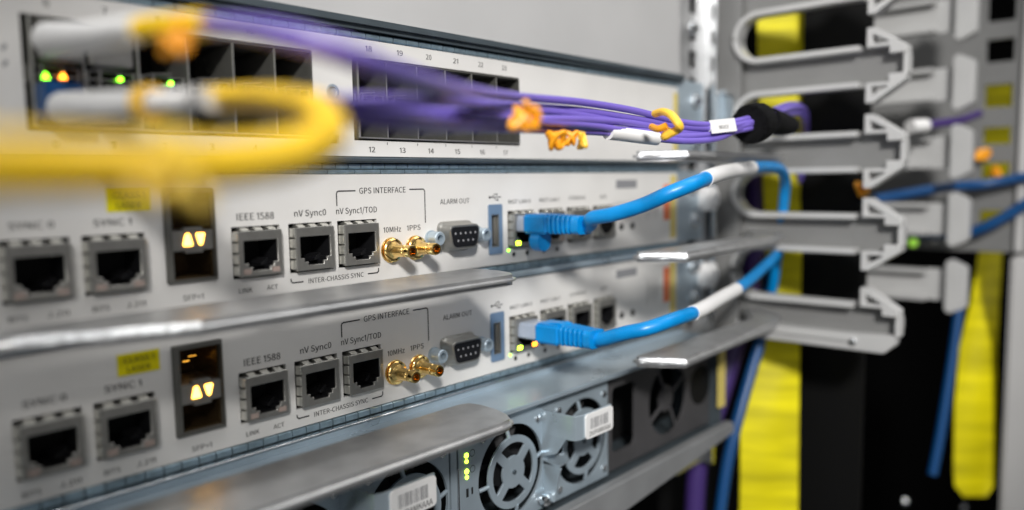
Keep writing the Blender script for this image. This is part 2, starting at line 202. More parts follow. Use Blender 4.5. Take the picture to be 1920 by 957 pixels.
class MB:
    def __init__(s): s.bm = bmesh.new()
    def merge(s, b):
        me = bpy.data.meshes.new('tmp'); b.to_mesh(me); b.free(); s.bm.from_mesh(me); bpy.data.meshes.remove(me); return s
    def _bevel(s, b, w, seg, ang=30):
        bmesh.ops.recalc_face_normals(b, faces=b.faces)
        es = [e for e in b.edges if len(e.link_faces) == 2 and e.calc_face_angle(0) > math.radians(ang)]
        bmesh.ops.bevel(b, geom=es, offset=w, segments=seg, affect='EDGES', clamp_overlap=True)
    def box(s, x0, x1, y0, y1, z0, z1, bev=0, seg=2):
        b = bmesh.new(); bmesh.ops.create_cube(b, size=1)
        for v in b.verts: v.co = Vector(((x0+x1)/2+v.co.x*(x1-x0), (y0+y1)/2+v.co.y*(y1-y0), (z0+z1)/2+v.co.z*(z1-z0)))
        if bev: s._bevel(b, bev, seg)
        return s.merge(b)
    def prism(s, kind, poly, d0, d1, holes=(), bev=0, seg=2, ang=30):
        b = bmesh.new(); es = []
        for lp in [poly]+list(holes):
            vs = [b.verts.new(p) for p in loop_pts(kind, lp, d0)]
            es += [b.edges.new((vs[i], vs[(i+1) % len(vs)])) for i in range(len(vs))]
        bmesh.ops.triangle_fill(b, use_beauty=True, use_dissolve=False, edges=es)
        r = bmesh.ops.extrude_face_region(b, geom=b.faces[:])
        bmesh.ops.translate(b, vec=AX[kind]*(d1-d0), verts=[v for v in r['geom'] if isinstance(v, bmesh.types.BMVert)])
        bmesh.ops.recalc_face_normals(b, faces=b.faces)
        if bev: s._bevel(b, bev, seg, ang)
        return s.merge(b)
    def tube(s, pts, r, n=14, sm=8, flat=1.0, rads=None):
        P = smooth_path(pts, sm) if sm else [Vector(p) for p in pts]
        b = bmesh.new(); rings = []; up = None
        for i, p in enumerate(P):
            t = (P[min(i+1, len(P)-1)]-P[max(i-1, 0)]).normalized()
            if up is None:
                up = Vector((0, 0, 1)) if abs(t.z) < 0.9 else Vector((1, 0, 0))
            u = (up-t*up.dot(t)).normalized(); v = t.cross(u); up = u
            rr = r if rads is None else rads(i/(len(P)-1))
            rings.append([b.verts.new(p+rr*(math.cos(a)*u*flat+math.sin(a)*v)) for a in [2*math.pi*k/n for k in range(n)]])
        for i in range(len(rings)-1):
            for k in range(n): b.faces.new((rings[i][k], rings[i][(k+1) % n], rings[i+1][(k+1) % n], rings[i+1][k]))
        b.faces.new(rings[0][::-1]); b.faces.new(rings[-1])
        return s.merge(b)
    def lathe(s, prof, o, ax=(0, -1, 0), n=28):
        ax = Vector(ax).normalized(); o = Vector(o)
        u = ax.orthogonal().normalized(); v = ax.cross(u)
        b = bmesh.new(); rings = []
        for a, r in prof:
            rings.append([b.verts.new(o+ax*a+max(r, 1e-3)*(math.cos(t)*u+math.sin(t)*v)) for t in [2*math.pi*k/n for k in range(n)]])
        for i in range(len(rings)-1):
            for k in range(n): b.faces.new((rings[i][k], rings[i][(k+1) % n], rings[i+1][(k+1) % n], rings[i+1][k]))
        b.faces.new(rings[0][::-1]); b.faces.new(rings[-1])
        bmesh.ops.recalc_face_normals(b, faces=b.faces)
        return s.merge(b)
    def sphere(s, c, r, sc=(1, 1, 1)):
        b = bmesh.new(); bmesh.ops.create_icosphere(b, subdivisions=2, radius=r)
        for v in b.verts: v.co = Vector((v.co.x*sc[0], v.co.y*sc[1], v.co.z*sc[2]))+Vector(c)
        return s.merge(b)
    def text(s, body, xl, xr, zb, cap, y=-0.06, frame=None):     # printed words, fitted between xl and xr
        pos = 0; V = []; F = []
        for ch_ in body:
            adv, vs, fs = GLYPHS[ch_]
            for dx, dz in ((0, 0), (28, 0)):                # a medium weight
                k = len(V)
                V += [(pos+dx+vs[i], vs[i+1]+dz) for i in range(0, len(vs), 2)]; F += [tuple(k+q for q in fs[i:i+3]) for i in range(0, len(fs), 3)]
            pos += adv
        x0 = min(v[0] for v in V); x1 = max(v[0] for v in V); q = (xr-xl)/(x1-x0)
        vs = []
        for a, h in V:
            a, h = xl+(a-x0)*q, zb+h*cap/1000
            vs.append(s.bm.verts.new((a, y, h) if frame is None else frame(a, h)))
        for f in F:
            try: s.bm.faces.new([vs[i] for i in f])
            except ValueError: pass
        return s
    def line(s, pts, wd=0.45, y=-0.06):                     # printed line on the panel
        for (ax, az), (bx, bz) in zip(pts[:-1], pts[1:]):
            d = Vector((bx-ax, 0, bz-az)).normalized(); n_ = Vector((-d.z, 0, d.x))*wd/2; e_ = d*wd*0.35
            vs = [s.bm.verts.new(Vector(q)) for q in (Vector((ax, y, az))-e_+n_, Vector((bx, y, bz))+e_+n_, Vector((bx, y, bz))+e_-n_, Vector((ax, y, az))-e_-n_)]
            f = s.bm.faces.new(vs)
        return s

def props(o, label=None, cat=None, group=None, kind=None):
    for k, v in (('label', label), ('category', cat), ('group', group), ('kind', kind)):
        if v: o[k] = v
    return o
def obj(name, mb, M, parent=None, ang=32, **kw):
    me = bpy.data.meshes.new(name); mb.bm.to_mesh(me); mb.bm.free()
    o = bpy.data.objects.new(name, me); COL.objects.link(o)
    c = Vector((0, 0, 0))
    if len(me.vertices):
        lo = [min(v.co[i] for v in me.vertices) for i in range(3)]; hi = [max(v.co[i] for v in me.vertices) for i in range(3)]
        c = Vector([(a+b)/2 for a, b in zip(lo, hi)])
    for v in me.vertices: v.co = (v.co-c)*MM
    me.polygons.foreach_set('use_smooth', [True]*len(me.polygons))
    me.set_sharp_from_angle(angle=math.radians(ang))
    me.materials.append(M)
    o.location = c*MM
    if parent is not None:
        o.parent = parent
        o.matrix_parent_inverse = WORLD[parent.name].inverted()
    WORLD[o.name] = Matrix.Translation(c*MM) if parent is None else Matrix.Translation(c*MM)
    props(o, **kw)
    return o
WORLD = {}
def thing(name, loc, label, cat, group=None):
    o = bpy.data.objects.new(name, None); COL.objects.link(o); o.empty_display_size = 0.01
    o.location = Vector(loc)*MM; WORLD[o.name] = Matrix.Translation(Vector(loc)*MM)
    return props(o, label, cat, group)
def copy_tree(o, parent=None):
    c = o.copy(); COL.objects.link(c)
    if parent is not None: c.parent = parent; c.matrix_parent_inverse = o.matrix_parent_inverse.copy()
    for ch in list(o.children): copy_tree(ch, c)
    return c

# ------------------------------------------------------------------ chassis with its rails and blank cover
GZ = 46.4                                                   # pitch of the two clock modules
ch = thing('equipment_chassis', (60, 20, -84), 'zinc plated card chassis holding the white faceplates', 'equipment chassis')
b = MB(); b.box(-150, 236, -3.5, 30, 56.2, 60.4, 1.6, 4); obj('top_rail', b, DZINC, ch)
b = MB(); b.box(-150, 236, -2.2, 30, 9.9, 12.0, 0.6, 3); obj('middle_rail', b, DZINC, ch)
b = MB(); b.box(-150, 236, -1.0, 30, -40.0, -37.0, 0.8, 3); b.box(-150, 236, 1.5, 30, -37, -34.2); obj('middle_rail', b, ZINC, ch)
b = MB(); b.box(-150, 236, -1.6, 30, -87.4, -83.7, 0.3); obj('bottom_rail', b, ZINC, ch)
b = MB(); b.box(-150, 236, -2.6, 29, -83.6, -82.7, 0.35, 3); obj('bottom_lip', b, BRIGHT, ch)
def gasket(z0, z1, y0, step, x0=-140, x1=231):
    b = MB(); x = x0
    while x < x1:
        b.prism('yz', [(y0+1.6, z0), (y0+0.1, z0+0.1), (y0-0.25, z0+0.5), (y0-0.25, z1-0.5), (y0+0.1, z1-0.1), (y0+1.6, z1)], x, x+step-0.4)
        x += step
    return b
obj('contact_strip', gasket(53.5, 55.8, 0.0, 6.2), GASKET, ch)
obj('contact_strip', gasket(7.6, 9.7, 0.4, 5.4), GASKET, ch)
obj('contact_strip', gasket(5.9, 7.5, 0.0, 11.4), GASKET, ch)
obj('contact_strip', gasket(-36.6, -33.8, 0.2, 5.4), GASKET, ch)
obj('contact_strip', gasket(-82.5, -79.9, 0.0, 5.4), GASKET, ch)
b = MB(); b.box(-150, 236, 26, 28, -90, 62); obj('dark_backing', b, VOID, ch)  # black sheet added as the dark depth behind the cutouts
b = MB(); b.box(-150, 234, 0.5, 2.5, 60.5, 200); props(obj('blank_panel', b, BLANK), 'plain pale grey blank panel above the top dark rail', 'blank panel')

# ------------------------------------------------------------------ upper port card with two port blocks
tu = thing('port_card', (70, 0, 12), 'white port card with two black port blocks, above both clock modules', 'network card')
B1, B2 = (-93.4, -7.9), (8.5, 96.3)
holes = [[(a, 17.8), (c, 17.8), (c, 47.0), (a, 47.0)] for a, c in (B1, B2)]
holes += [circle(0.2, 34.1, 1.7, 20), [(-3.1, 16.4), (2.2, 16.4), (2.2, 19.3), (-3.1, 19.3)]]
b = MB(); b.prism('xz', [(-150, 12.2), (231, 12.2), (231, 53.3), (-150, 53.3)], 0, 1.6, holes); fp = obj('faceplate', b, PANEL, tu)
b = MB(); b.box(-3.4, 2.6, 3.5, 4.5, 15, 20.5); obj('latch_slot', b, BROWN, fp)
b = MB(); b.lathe([(0, 2.6), (0.5, 2.6), (0.5, 1.7), (-4, 1.7), (-4, 0.01)], (0.2, 0.4, 34.1)); obj('screw_hole', b, ZINC, fp)
b = MB()
for z_ in (33.5, 37.5): b.line([(-97.6, z_), (-97.0, z_+0.9)], 0.9)
obj('printed_mark', b, GREYINK, fp)
def port_block(x0, x1, name):
    pb = MB()
    z0, z1 = 17.8, 47.0
    # metal liner, dividers and shelves of the cage
    pb.prism('xz', [(x0+1.3, z0+0.6), (x1-0.4, z0+0.6), (x1-0.4, z1-0.5), (x0+1.3, z1-0.5)], -0.8, 24,
             [[(x0+2.2, z0+1.3), (x1-0.9, z0+1.3), (x1-0.9, z1-1.0), (x0+2.2, z1-1.0)]])
    p = (x1-x0)/6
    for i in range(1, 6): pb.box(x0+i*p-0.28, x0+i*p+0.28, -0.6, 24, z0+0.8, z1-0.7)
    cage = obj('port_cage', pb, CAGE, tu)
    e_ = MB()
    for i in range(1, 6): e_.box(x0+i*p-0.22, x0+i*p+0.22, -0.75, -0.5, z0+0.9, z1-0.8)
    e_.box(x0+1.5, x0+2.1, -1.05, -0.7, z0+0.9, z1-0.8); e_.box(x0+2.3, x1-0.6, -1.05, -0.7, z0+0.75, z0+1.15)
    obj('divider_edges', e_, TIN, cage)
    v = MB(); v.box(x0+0.5, x1-0.5, 23.5, 24.4, z0+0.5, z1-0.5); obj('port_interior', v, VOID, cage)
    s_ = MB()
    for i in range(6):
        a, c = x0+i*p+0.4, x0+(i+1)*p-0.4
        s_.box(a, c, 0.6, 20, 33.9, 34.2); s_.box(a, c, 0.6, 20, 29.9, 30.2)
        s_.box(a+0.4, a+1.0, 0.2, 4, 30.3, 34.0); s_.box(a+3.6, a+4.1, 0.0, 4, 30.3, 34.4); s_.box(a+8.7, a+9.2, 0.0, 4, 30.3, 34.0); s_.box(c-1.0, c-0.5, 0.2, 4, 30.3, 33.9)
        s_.prism('xz', [(a+2.6, 34.3), (a+9.2, 34.9), (a+9.2, 35.2), (a+2.6, 34.6)], -0.3, 3)
        s_.box(a+1.2, a+12, 0.9, 3, 31.7, 32.1)
    obj('divider_strip', s_, NICKEL, cage)
    return cage
c1 = port_block(*B1, 'a'); c2 = port_block(*B2, 'b')
for X, Z, M, tri in ((-88.4, 31.6, LEDG, 1), (-84.3, 31.9, LEDO, 1), (-69.8, 32.3, LEDG, 0), (-55.8, 32.4, LEDG, 0)):
    b = MB(); b.prism('xz', [(X-0.9, Z-0.7), (X+0.9, Z-0.7), (X, Z+0.9)] if tri else circle(X, Z, 0.62, 12), -0.5, 0.4); obj('indicator_light', b, M, c1)
def word(*a):
    b = MB(); b.text(*a); obj('lettering', b, INK, fp)
for i in range(6):
    for t, X in ((str(12+i), 16.1+14.25*i), (str(i), -87+14.25*i)): word(t, X-0.7*len(t), X+0.7*len(t), 13.7, 1.9)
    for t, X in ((str(18+i), 16.1+14.25*i), (str(6+i), -87+14.25*i)): word(t, X-0.7*len(t), X+0.7*len(t), 49.4, 1.9)
b = MB()
for i in range(1, 6): b.line([(8.5+14.63*i, 17.3), (8.5+14.63*i, 16.6)], 0.3)
obj('printed_mark', b, INK, fp)
b = MB(); b.box(226.5, 231, -0.15, 0.3, 14, 50); obj('edge_sticker', b, PALEY, fp)

# ------------------------------------------------------------------ clock module (built once, copied for the lower slot)
mo = thing('clock_module', (70, 0, -33), 'white clock module faceplate directly beneath the port card', 'network module', 'white clock modules')
JX = {'s0': (-102.0, -85.3), 's1': (-82.5, -65.8), 'ie': (-39.5, -22.6), 'n0': (-19.4, -2.3), 'n1': (-0.1, 17.1), 'r0': (87.9, 105.6), 'r1': (108.9, 126.4), 'r2': (129.3, 147.2), 'r3': (150.0, 168.0)}
JT, JB = -10.4, -26.9
holes = [[(a, JB), (c, JB), (c, JT), (a, JT)] for a, c in JX.values()]
holes += [[(-60.3, -26.2), (-44.7, -26.2), (-44.7, 1.8), (-60.3, 1.8)], circle(174.8, -22.0, 1.9, 16), circle(185.2, -22.0, 1.9, 16),
          [(77.2, -25.6), (82.2, -25.6), (82.2, -11.3), (77.2, -11.3)]]
b = MB(); b.prism('xz', [(-140, -33.2), (231, -33.2), (231, 5.8), (-140, 5.8)], 0, 1.6, holes); fp = obj('faceplate', b, PANEL, mo)
b = MB(); b.box(-140, 231, 20, 21, -33, 5.5); obj('inner_wall', b, VOID, fp)
for X in (174.8, 185.2):
    b = MB(); b.lathe([(-3, 1.8), (0.2, 1.8), (0.6, 1.3), (0.6, 0.7), (-3, 0.6), (-3.1, 0.01)], (X, 0, -22.0)); obj('push_button', b, BLACKP, mo)

def jack(x0, x1, lights=None):
    xc = (x0+x1)/2; zc = (JT+JB)/2-0.3; f = -2.6
    hw, zt, zb = 7.4, zc+7.25, zc-7.2
    op = [(-5.9, 4.2), (5.9, 4.2), (5.9, -3.0), (4.4, -3.0), (4.4, -4.3), (3.0, -4.3), (3.0, -5.5), (-3.0, -5.5), (-3.0, -4.3), (-4.4, -4.3), (-4.4, -3.0), (-5.9, -3.0)]
    ho = [(xc+a, zc+c) for a, c in op]
    b = MB()
    b.prism('xz', [(xc-hw, zb), (xc+hw, zb), (xc+hw, zt), (xc-hw, zt)], f, f+0.9, [ho], bev=0.12, seg=1)
    b.prism('xz', [(xc-hw+0.1, zb+0.1), (xc+hw-0.1, zb+0.1), (xc+hw-0.1, zt-0.1), (xc-hw+0.1, zt-0.1)], f+0.9, 14, [[(xc-hw+0.4, zb+0.4), (xc+hw-0.4, zb+0.4), (xc+hw-0.4, zt-0.4), (xc-hw+0.4, zt-0.4)]])
    sh = obj('network_jack', b, NICKEL, mo)
    b = MB(); b.prism('xz', [(xc-hw+0.45, zb+0.45), (xc+hw-0.45, zb+0.45), (xc+hw-0.45, zt-0.45), (xc-hw+0.45, zt-0.45)], f+0.8, 13, [[(xc+1.02*a, zc+1.02*c) for a, c in op]])
    obj('socket_liner', b, BLACKP, sh)
    b = MB()                                              # grounding spring fingers round the shell
    for k in range(4):
        za = zb+0.7+k*3.55
        b.prism('xy', [(xc-hw-0.05, f+0.25), (xc-hw-0.35, f+0.25), (xc-hw-1.0, -0.6), (xc-hw-0.2, 2.5), (xc-hw-0.05, 2.5)], za, za+2.9, bev=0.06, seg=1)
        b.prism('xy', [(xc+hw+0.05, f+0.25), (xc+hw+0.35, f+0.25), (xc+hw+0.9, -0.6), (xc+hw+0.2, 2.5), (xc+hw+0.05, 2.5)], za, za+2.9, bev=0.06, seg=1)
    for k in range(3):
        xa = xc-hw+1.2+k*4.7
        b.prism('yz', [(f+0.25, zt+0.02), (f+0.25, zt+0.25), (-0.6, zt+1.0), (2.5, zt+0.3), (2.5, zt+0.02)], xa, xa+2.6, bev=0.06, seg=1)
    obj('spring_fingers', b, TIN, sh)
    b = MB(); b.box(xc-6.6, xc+6.6, 11.5, 12.5, zb+0.8, zt-1); b.prism('xz', [(xc-5.8, zc-3.2), (xc+5.8, zc-3.2), (xc+5.8, zc+4.1), (xc-5.8, zc+4.1)], 9, 11.5)
    obj('socket_interior', b, VOID, sh)
    b = MB()
    for k in range(8): b.box(xc-3.7+k*1.02, xc-3.4+k*1.02, 1.5, 10, zc-4.6+0.0, zc-4.35)
    for k in range(4): b.box(xc+1.2+k*0.9, xc+2.0+k*0.9, 0.2+k*0.5, 8, zc-4.2, zc-3.3+0.4*k)
    obj('contact_pins', b, BLACKP, sh)
    for dx, M in zip((-5.0, 5.0), lights or ()):
        b = MB(); b.box(xc+dx-1.5, xc+dx+1.5, f-0.12, f+0.5, zc-6.5, zc-4.6 if abs(dx) > 4.9 else zc-4.4, 0.15); obj('indicator_light', b, M, sh)
    return sh
jack(*JX['s0'], (DULL, DULL)); jack(*JX['s1'], (DULL, DULL)); jack(*JX['ie'], (DULL, DULL)); jack(*JX['n0']); jack(*JX['n1'])
jack(*JX['r0'], (LEDY, LEDO)); jack(*JX['r1'], (DULL, DULL)); jack(*JX['r2']); jack(*JX['r3'])
# stacked optical cage with two lit arrows
b = MB(); b.prism('xz', [(-60.1, -26.0), (-44.9, -26.0), (-44.9, 1.6), (-60.1, 1.6)], -0.9, 18, [[(-58.3, -25.2), (-45.3, -25.2), (-45.3, 0.4), (-58.3, 0.4)]])
sf = obj('optical_cage', b, CAGE, mo)
b = MB(); b.box(-58.3, -45.3, 17, 18, -25.2, 0.4); b.box(-58.2, -45.4, 1, 17, -0.2, 0.3); b.box(-58.2, -45.4, 1, 17, -25.1, -24.6); b.box(-45.9, -45.4, 1, 17, -25, 0.3); b.box(-58.2, -57.8, 1, 17, -25, 0.3); obj('cage_lining', b, BROWN, sf)
b = MB(); b.box(-58.2, -45.4, -0.2, 15, -16.6, -10.6, 0.2); b.box(-54.5, -49, -0.5, 2, -10.6, -9.7); b.box(-54.5, -49, -0.5, 2, -17.3, -16.6); obj('light_bar', b, NICKEL, sf)
b = MB(); b.prism('xz', [(-55.1, -15.2), (-51.9, -15.2), (-52.9, -11.4), (-54.1, -11.4)], -0.6, 0, bev=0.3); obj('indicator_light', b, LEDW, sf)
b = MB(); b.prism('xz', [(-51.0, -11.5), (-48.1, -11.5), (-49.1, -15.2), (-50.0, -15.2)], -0.6, 0, bev=0.3); obj('indicator_light', b, LEDW, sf)
b = MB(); b.box(-54.0, -52.6, 12, 12.5, -8.2, -7.9); b.box(-51.2, -49.2, 12.6, 13, -6.4, -6.1); b.box(-56.2, -55.2, 10, 10.4, -7.2, -6.8); b.box(-51, -48.6, 9, 9.4, -4.2, -4.0); b.box(-54.6, -53.8, 13, 13.4, -3.2, -2.9); obj('cage_glint', b, GLINT, sf)  # glowing chips stand in for warm reflections of the arrows
# two gold coaxial sockets
for X in (23.2, 34.9):
    b = MB(); b.lathe([(0, 4.6), (0.5, 4.75), (0.9, 4.5), (1.0, 3.9), (1.5, 3.9), (1.6, 4.4), (2.0, 4.45), (2.4, 4.1), (2.6, 3.3), (3.6, 2.75), (5.0, 2.35), (8.6, 2.2), (8.8, 1.95), (9.3, 1.95), (9.5, 2.25), (12.1, 2.3), (12.6, 2.1), (12.6, 1.55), (8, 1.35), (8, 0.01)], (X, 0.1, -22.3), n=36)
    cx_ = obj('coaxial_socket', b, GOLD, mo, ang=40)
    b = MB(); b.lathe([(0, 0.5), (3.2, 0.5), (3.6, 0.3), (3.6, 0.01)], (X, -8, -22.3), n=14); obj('centre_pin', b, GOLD, cx_)
# nine pin alarm connector
def dshape(cx, cz, w, h, sl, r, n=5):
    c = [(cx-w/2, cz+h/2), (cx-w/2+sl, cz-h/2), (cx+w/2-sl, cz-h/2), (cx+w/2, cz+h/2)]
    out = []
    for i in range(4):
        p, q, s_ = Vector(c[i-1]), Vector(c[i]), Vector(c[(i+1) % 4])
        a = q+(p-q).normalized()*r; d = q+(s_-q).normalized()*r
        for k in range(n+1):
            t = k/n; v = (1-t)**2*a+2*t*(1-t)*q+t*t*d; out.append((v.x, v.y))
    return out
DC = (56.2, -19.2)
b = MB()
def stacked(b, loops):                                    # skin a row of equal loops, loops = [(y, poly)]
    bb = bmesh.new(); R_ = [[bb.verts.new((p[0], y, p[1])) for p in poly] for y, poly in loops]
    for i in range(len(R_)-1):
        n = len(R_[i])
        for k in range(n): bb.faces.new((R_[i][k], R_[i][(k+1) % n], R_[i+1][(k+1) % n], R_[i+1][k]))
    bb.faces.new(R_[0]); bb.faces.new(R_[-1]); bmesh.ops.recalc_face_normals(bb, faces=bb.faces); b.merge(bb)
stacked(b, [(0.5, dshape(*DC, 20.2, 12.4, 1.6, 3.6)), (-0.5, dshape(*DC, 20.0, 12.2, 1.6, 3.6)), (-1.4, dshape(*DC, 19.0, 11.2, 1.6, 3.4)), (-2.0, dshape(*DC, 18.2, 10.4, 1.6, 3.2)),
            (-5.6, dshape(*DC, 17.6, 9.8, 1.6, 3.0)), (-6.1, dshape(*DC, 17.0, 9.2, 1.6, 2.8)), (-6.1, dshape(*DC, 15.6, 7.9, 1.5, 2.2)), (-5.0, dshape(*DC, 15.5, 7.8, 1.5, 2.2))])
al = obj('alarm_connector', b, NICKEL, mo, ang=50)
b = MB(); b.prism('xz', dshape(*DC, 15.7, 8.0, 1.5, 2.2), -6.3, -4.5, bev=0.2, ang=40); ins = obj('insulator', b, BLACKP, al)
b = MB()
for k in range(5): b.lathe([(0, 0.52), (0.12, 0.45), (0.12, 0.01)], (DC[0]-5.5+2.75*k, -6.28, DC[1]+1.45), n=10)
for k in range(4): b.lathe([(0, 0.52), (0.12, 0.45), (0.12, 0.01)], (DC[0]-4.1+2.75*k, -6.28, DC[1]-1.45), n=10)
obj('pin_contacts', b, GREYINK, ins)
for X in (43.2, 69.3):
    b = MB(); b.lathe([(0, 3.1), (0.8, 3.1), (0.9, 2.75), (5.4, 2.7), (5.8, 2.4), (5.8, 1.5), (2, 1.4), (2, 0.01)], (X, 0.1, -19.2), n=6 if False else 24); obj('jack_screw', b, ZINC, al)
# serial bus socket on a blue backing
b = MB(); b.prism('xz', rrect(75.7, 84.2, -28.5, -7.2, 0.8), -0.5, 1.2, [[(77.3, -25.5), (82.1, -25.5), (82.1, -11.4), (77.3, -11.4)]]); ub = obj('usb_socket', b, CYAN, mo)
b = MB(); b.prism('xz', [(77.3, -25.5), (82.1, -25.5), (82.1, -11.4), (77.3, -11.4)], -0.3, 9, [[(77.7, -25.0), (81.7, -25.0), (81.7, -11.9), (77.7, -11.9)]]); b.box(77.6, 81.8, 8.5, 9, -25, -11.9); obj('socket_shell', b, NICKEL, ub)
b = MB(); b.box(80.3, 81.5, 1.2, 8.4, -24.2, -12.6); obj('socket_tongue', b, NICKEL, ub)
b = MB(); b.box(77.75, 80.2, 3, 8.4, -24.9, -12.0); obj('socket_interior', b, VOID, ub)
# small lamps beside the first management jack
for X, Z, M in ((89.0, -26.9, LEDG),):
    b = MB(); b.lathe([(0, 0.55), (0.3, 0.5), (0.3, 0.01)], (X-0.9, 0, Z-0.6), n=12); obj('indicator_light', b, M, mo)
# printing
def word(*a):
    b = MB(); b.text(*a); obj('lettering', b, INK, fp)
word('SYNC 0', -99.5, -88.9, -7.8, 1.9); word('SYNC 1', -79.4, -69.3, -8.0, 1.9)
for dx in (0, 20.1):
    word('BITS', -101.0+dx, -96.6+dx, -31.4, 1.5); word('J.211', -92.2+dx, -86.8+dx, -31.4, 1.5)
word('SFP+1', -55.8, -49.5, -31.5, 1.6)
word('IEEE 1588', -37.5, -24.5, -8.4, 2.2); word('LINK', -37.9, -33.3, -31.4, 1.5); word('ACT', -28.2, -24.2, -31.4, 1.5)
word('nV Sync0', -17.0, -4.5, -8.1, 2.1); word('nV Sync1/TOD', -0.4, 17.4, -8.0, 2.1)
word('10MHz', 20.1, 28.4, -15.7, 2.0); word('1PPS', 31.3, 38.1, -15.6, 2.0)
word('GPS INTERFACE', 9.7, 31.2, -1.1, 2.1); word('INTER-CHASSIS SYNC', -12.6, 10.4, -31.0, 1.7)
word('ALARM OUT', 48.6, 64.9, -6.2, 2.0)
word('MGT LAN 0', 88.5, 103.2, -7.3, 1.7); word('MGT LAN 1', 109.5, 123.6, -7.2, 1.7); word('CONSOLE', 131.0, 144.1, -6.8, 1.7); word('AUX', 156.1, 161.8, -6.8, 1.7)
b = MB()
b.line([(0, -5.0), (0, -0.9), (0.25, -0.3), (0.9, 0), (7.95, 0)]); b.line([(33.15, 0), (39.8, 0), (40.4, -0.3), (40.65, -0.9), (40.65, -12.9)])
b.line([(-19.3, -28.8), (-19.2, -29.6), (-18.6, -30.1), (-14.7, -30.1)]); b.line([(17.2, -28.6), (17.2, -29.6), (16.6, -30.15), (12.45, -30.15)])
obj('printed_bracket', b, INK, fp); b = MB()
# trident mark above the bus socket
b.line([(77.0, -4.2), (83.0, -4.2)], 0.35); b.line([(78.4, -4.2), (79.6, -3.0), (81.0, -3.0)], 0.3); b.line([(79.4, -4.2), (80.6, -5.4), (81.6, -5.4)], 0.3)
for X, Z, r in ((76.9, -4.2, 0.6), (81.2, -3.0, 0.45)):
    vs = [b.bm.verts.new((x, -0.06, z)) for x, z in circle(X, Z, r, 12)]; b.bm.faces.new(vs)
vs = [b.bm.verts.new(q) for q in ((83.0, -0.06, -3.8), (84.0, -0.06, -4.2), (83.0, -0.06, -4.6))]; b.bm.faces.new(vs)
vs = [b.bm.verts.new(q) for q in ((81.4, -0.06, -5.0), (82.2, -0.06, -5.0), (82.2, -0.06, -5.8), (81.4, -0.06, -5.8))]; b.bm.faces.new(vs)
obj('printed_trident', b, INK, fp); b = MB()
for X in (91.5, 100.4, 112.1, 121.8):
    vs = [b.bm.verts.new((x, -0.06, z)) for x, z in circle(X, -29.5, 1.1, 12)]; b.bm.faces.new(vs[::-1])
obj('printed_mark', b, INK, fp); b = MB()
for k in range(7): b.line([(199+1.8*k, -5-0.7*(k % 3)), (199+1.8*k, -20+1.3*(k % 4))], 0.22)
obj('printed_mark', b, INK, fp)
b = MB(); b.box(170.3, 189.3, -0.1, 0.2, -2.2, 2.1); obj('grey_plate', b, GREYINK, fp)
b = MB(); b.box(216.5, 223.0, -0.1, 0.2, -20.5, -0.8); obj('red_sticker', b, RED, fp)
b = MB(); b.box(223.6, 229.6, -0.12, 0.2, -31, 4.2); obj('edge_sticker', b, PALEY, fp)
b = MB(); b.box(-75.6, -63.8, -0.12, 0.2, -4.2, 2.0); ws = obj('warning_sticker', b, TAPE, fp)
b = MB(); b.text('CLASS 1', -73.8, -65.4, -0.7, 1.6, y=-0.2); b.text('LASER', -73.0, -66.5, -3.4, 1.6, y=-0.2); obj('lettering', b, INK, ws)
lo = copy_tree(mo); lo.location.z -= GZ*MM
for o in list(sf.children):                                # only the lower cage keeps the added glints
    if o.name.startswith('cage_glint'): bpy.data.objects.remove(o)
props(lo, 'white clock module faceplate at the bottom, just above the fan power supplies', 'network module', 'white clock modules')

# ------------------------------------------------------------------ lower shelf with power supplies
sh = thing('power_shelf', (90, 0, -140), 'zinc shelf unit below the chassis holding fan power supplies', 'power shelf')
b = MB(); b.box(-160, 236, -27.5, 40, -88.2, -86.2, 0.3); obj('top_cover', b, ZINC, sh)
b = MB(); b.box(-160, 237, -26.9, 40, -139.5, -137.5, 0.3); obj('bottom_plate', b, DZINC, sh)
b = MB(); b.prism('xz', [(-160, -136.5), (238, -134.5), (238, -141), (128, -150.5), (-160, -176)], -33, -27.2, bev=0.8, seg=3); obj('bottom_rail', b, RAIL, sh)
b = MB(); b.box(-160, 236, 30, 31, -138, -88); obj('back_wall', b, VOID, sh)
b = MB(); b.box(233.5, 236, -26, 30, -137.5, -88.2); obj('side_wall', b, DZINC, sh)
b = MB(); b.box(231, 237.5, -27.6, -26, -126, -92); obj('edge_sticker', b, PALEY, sh)
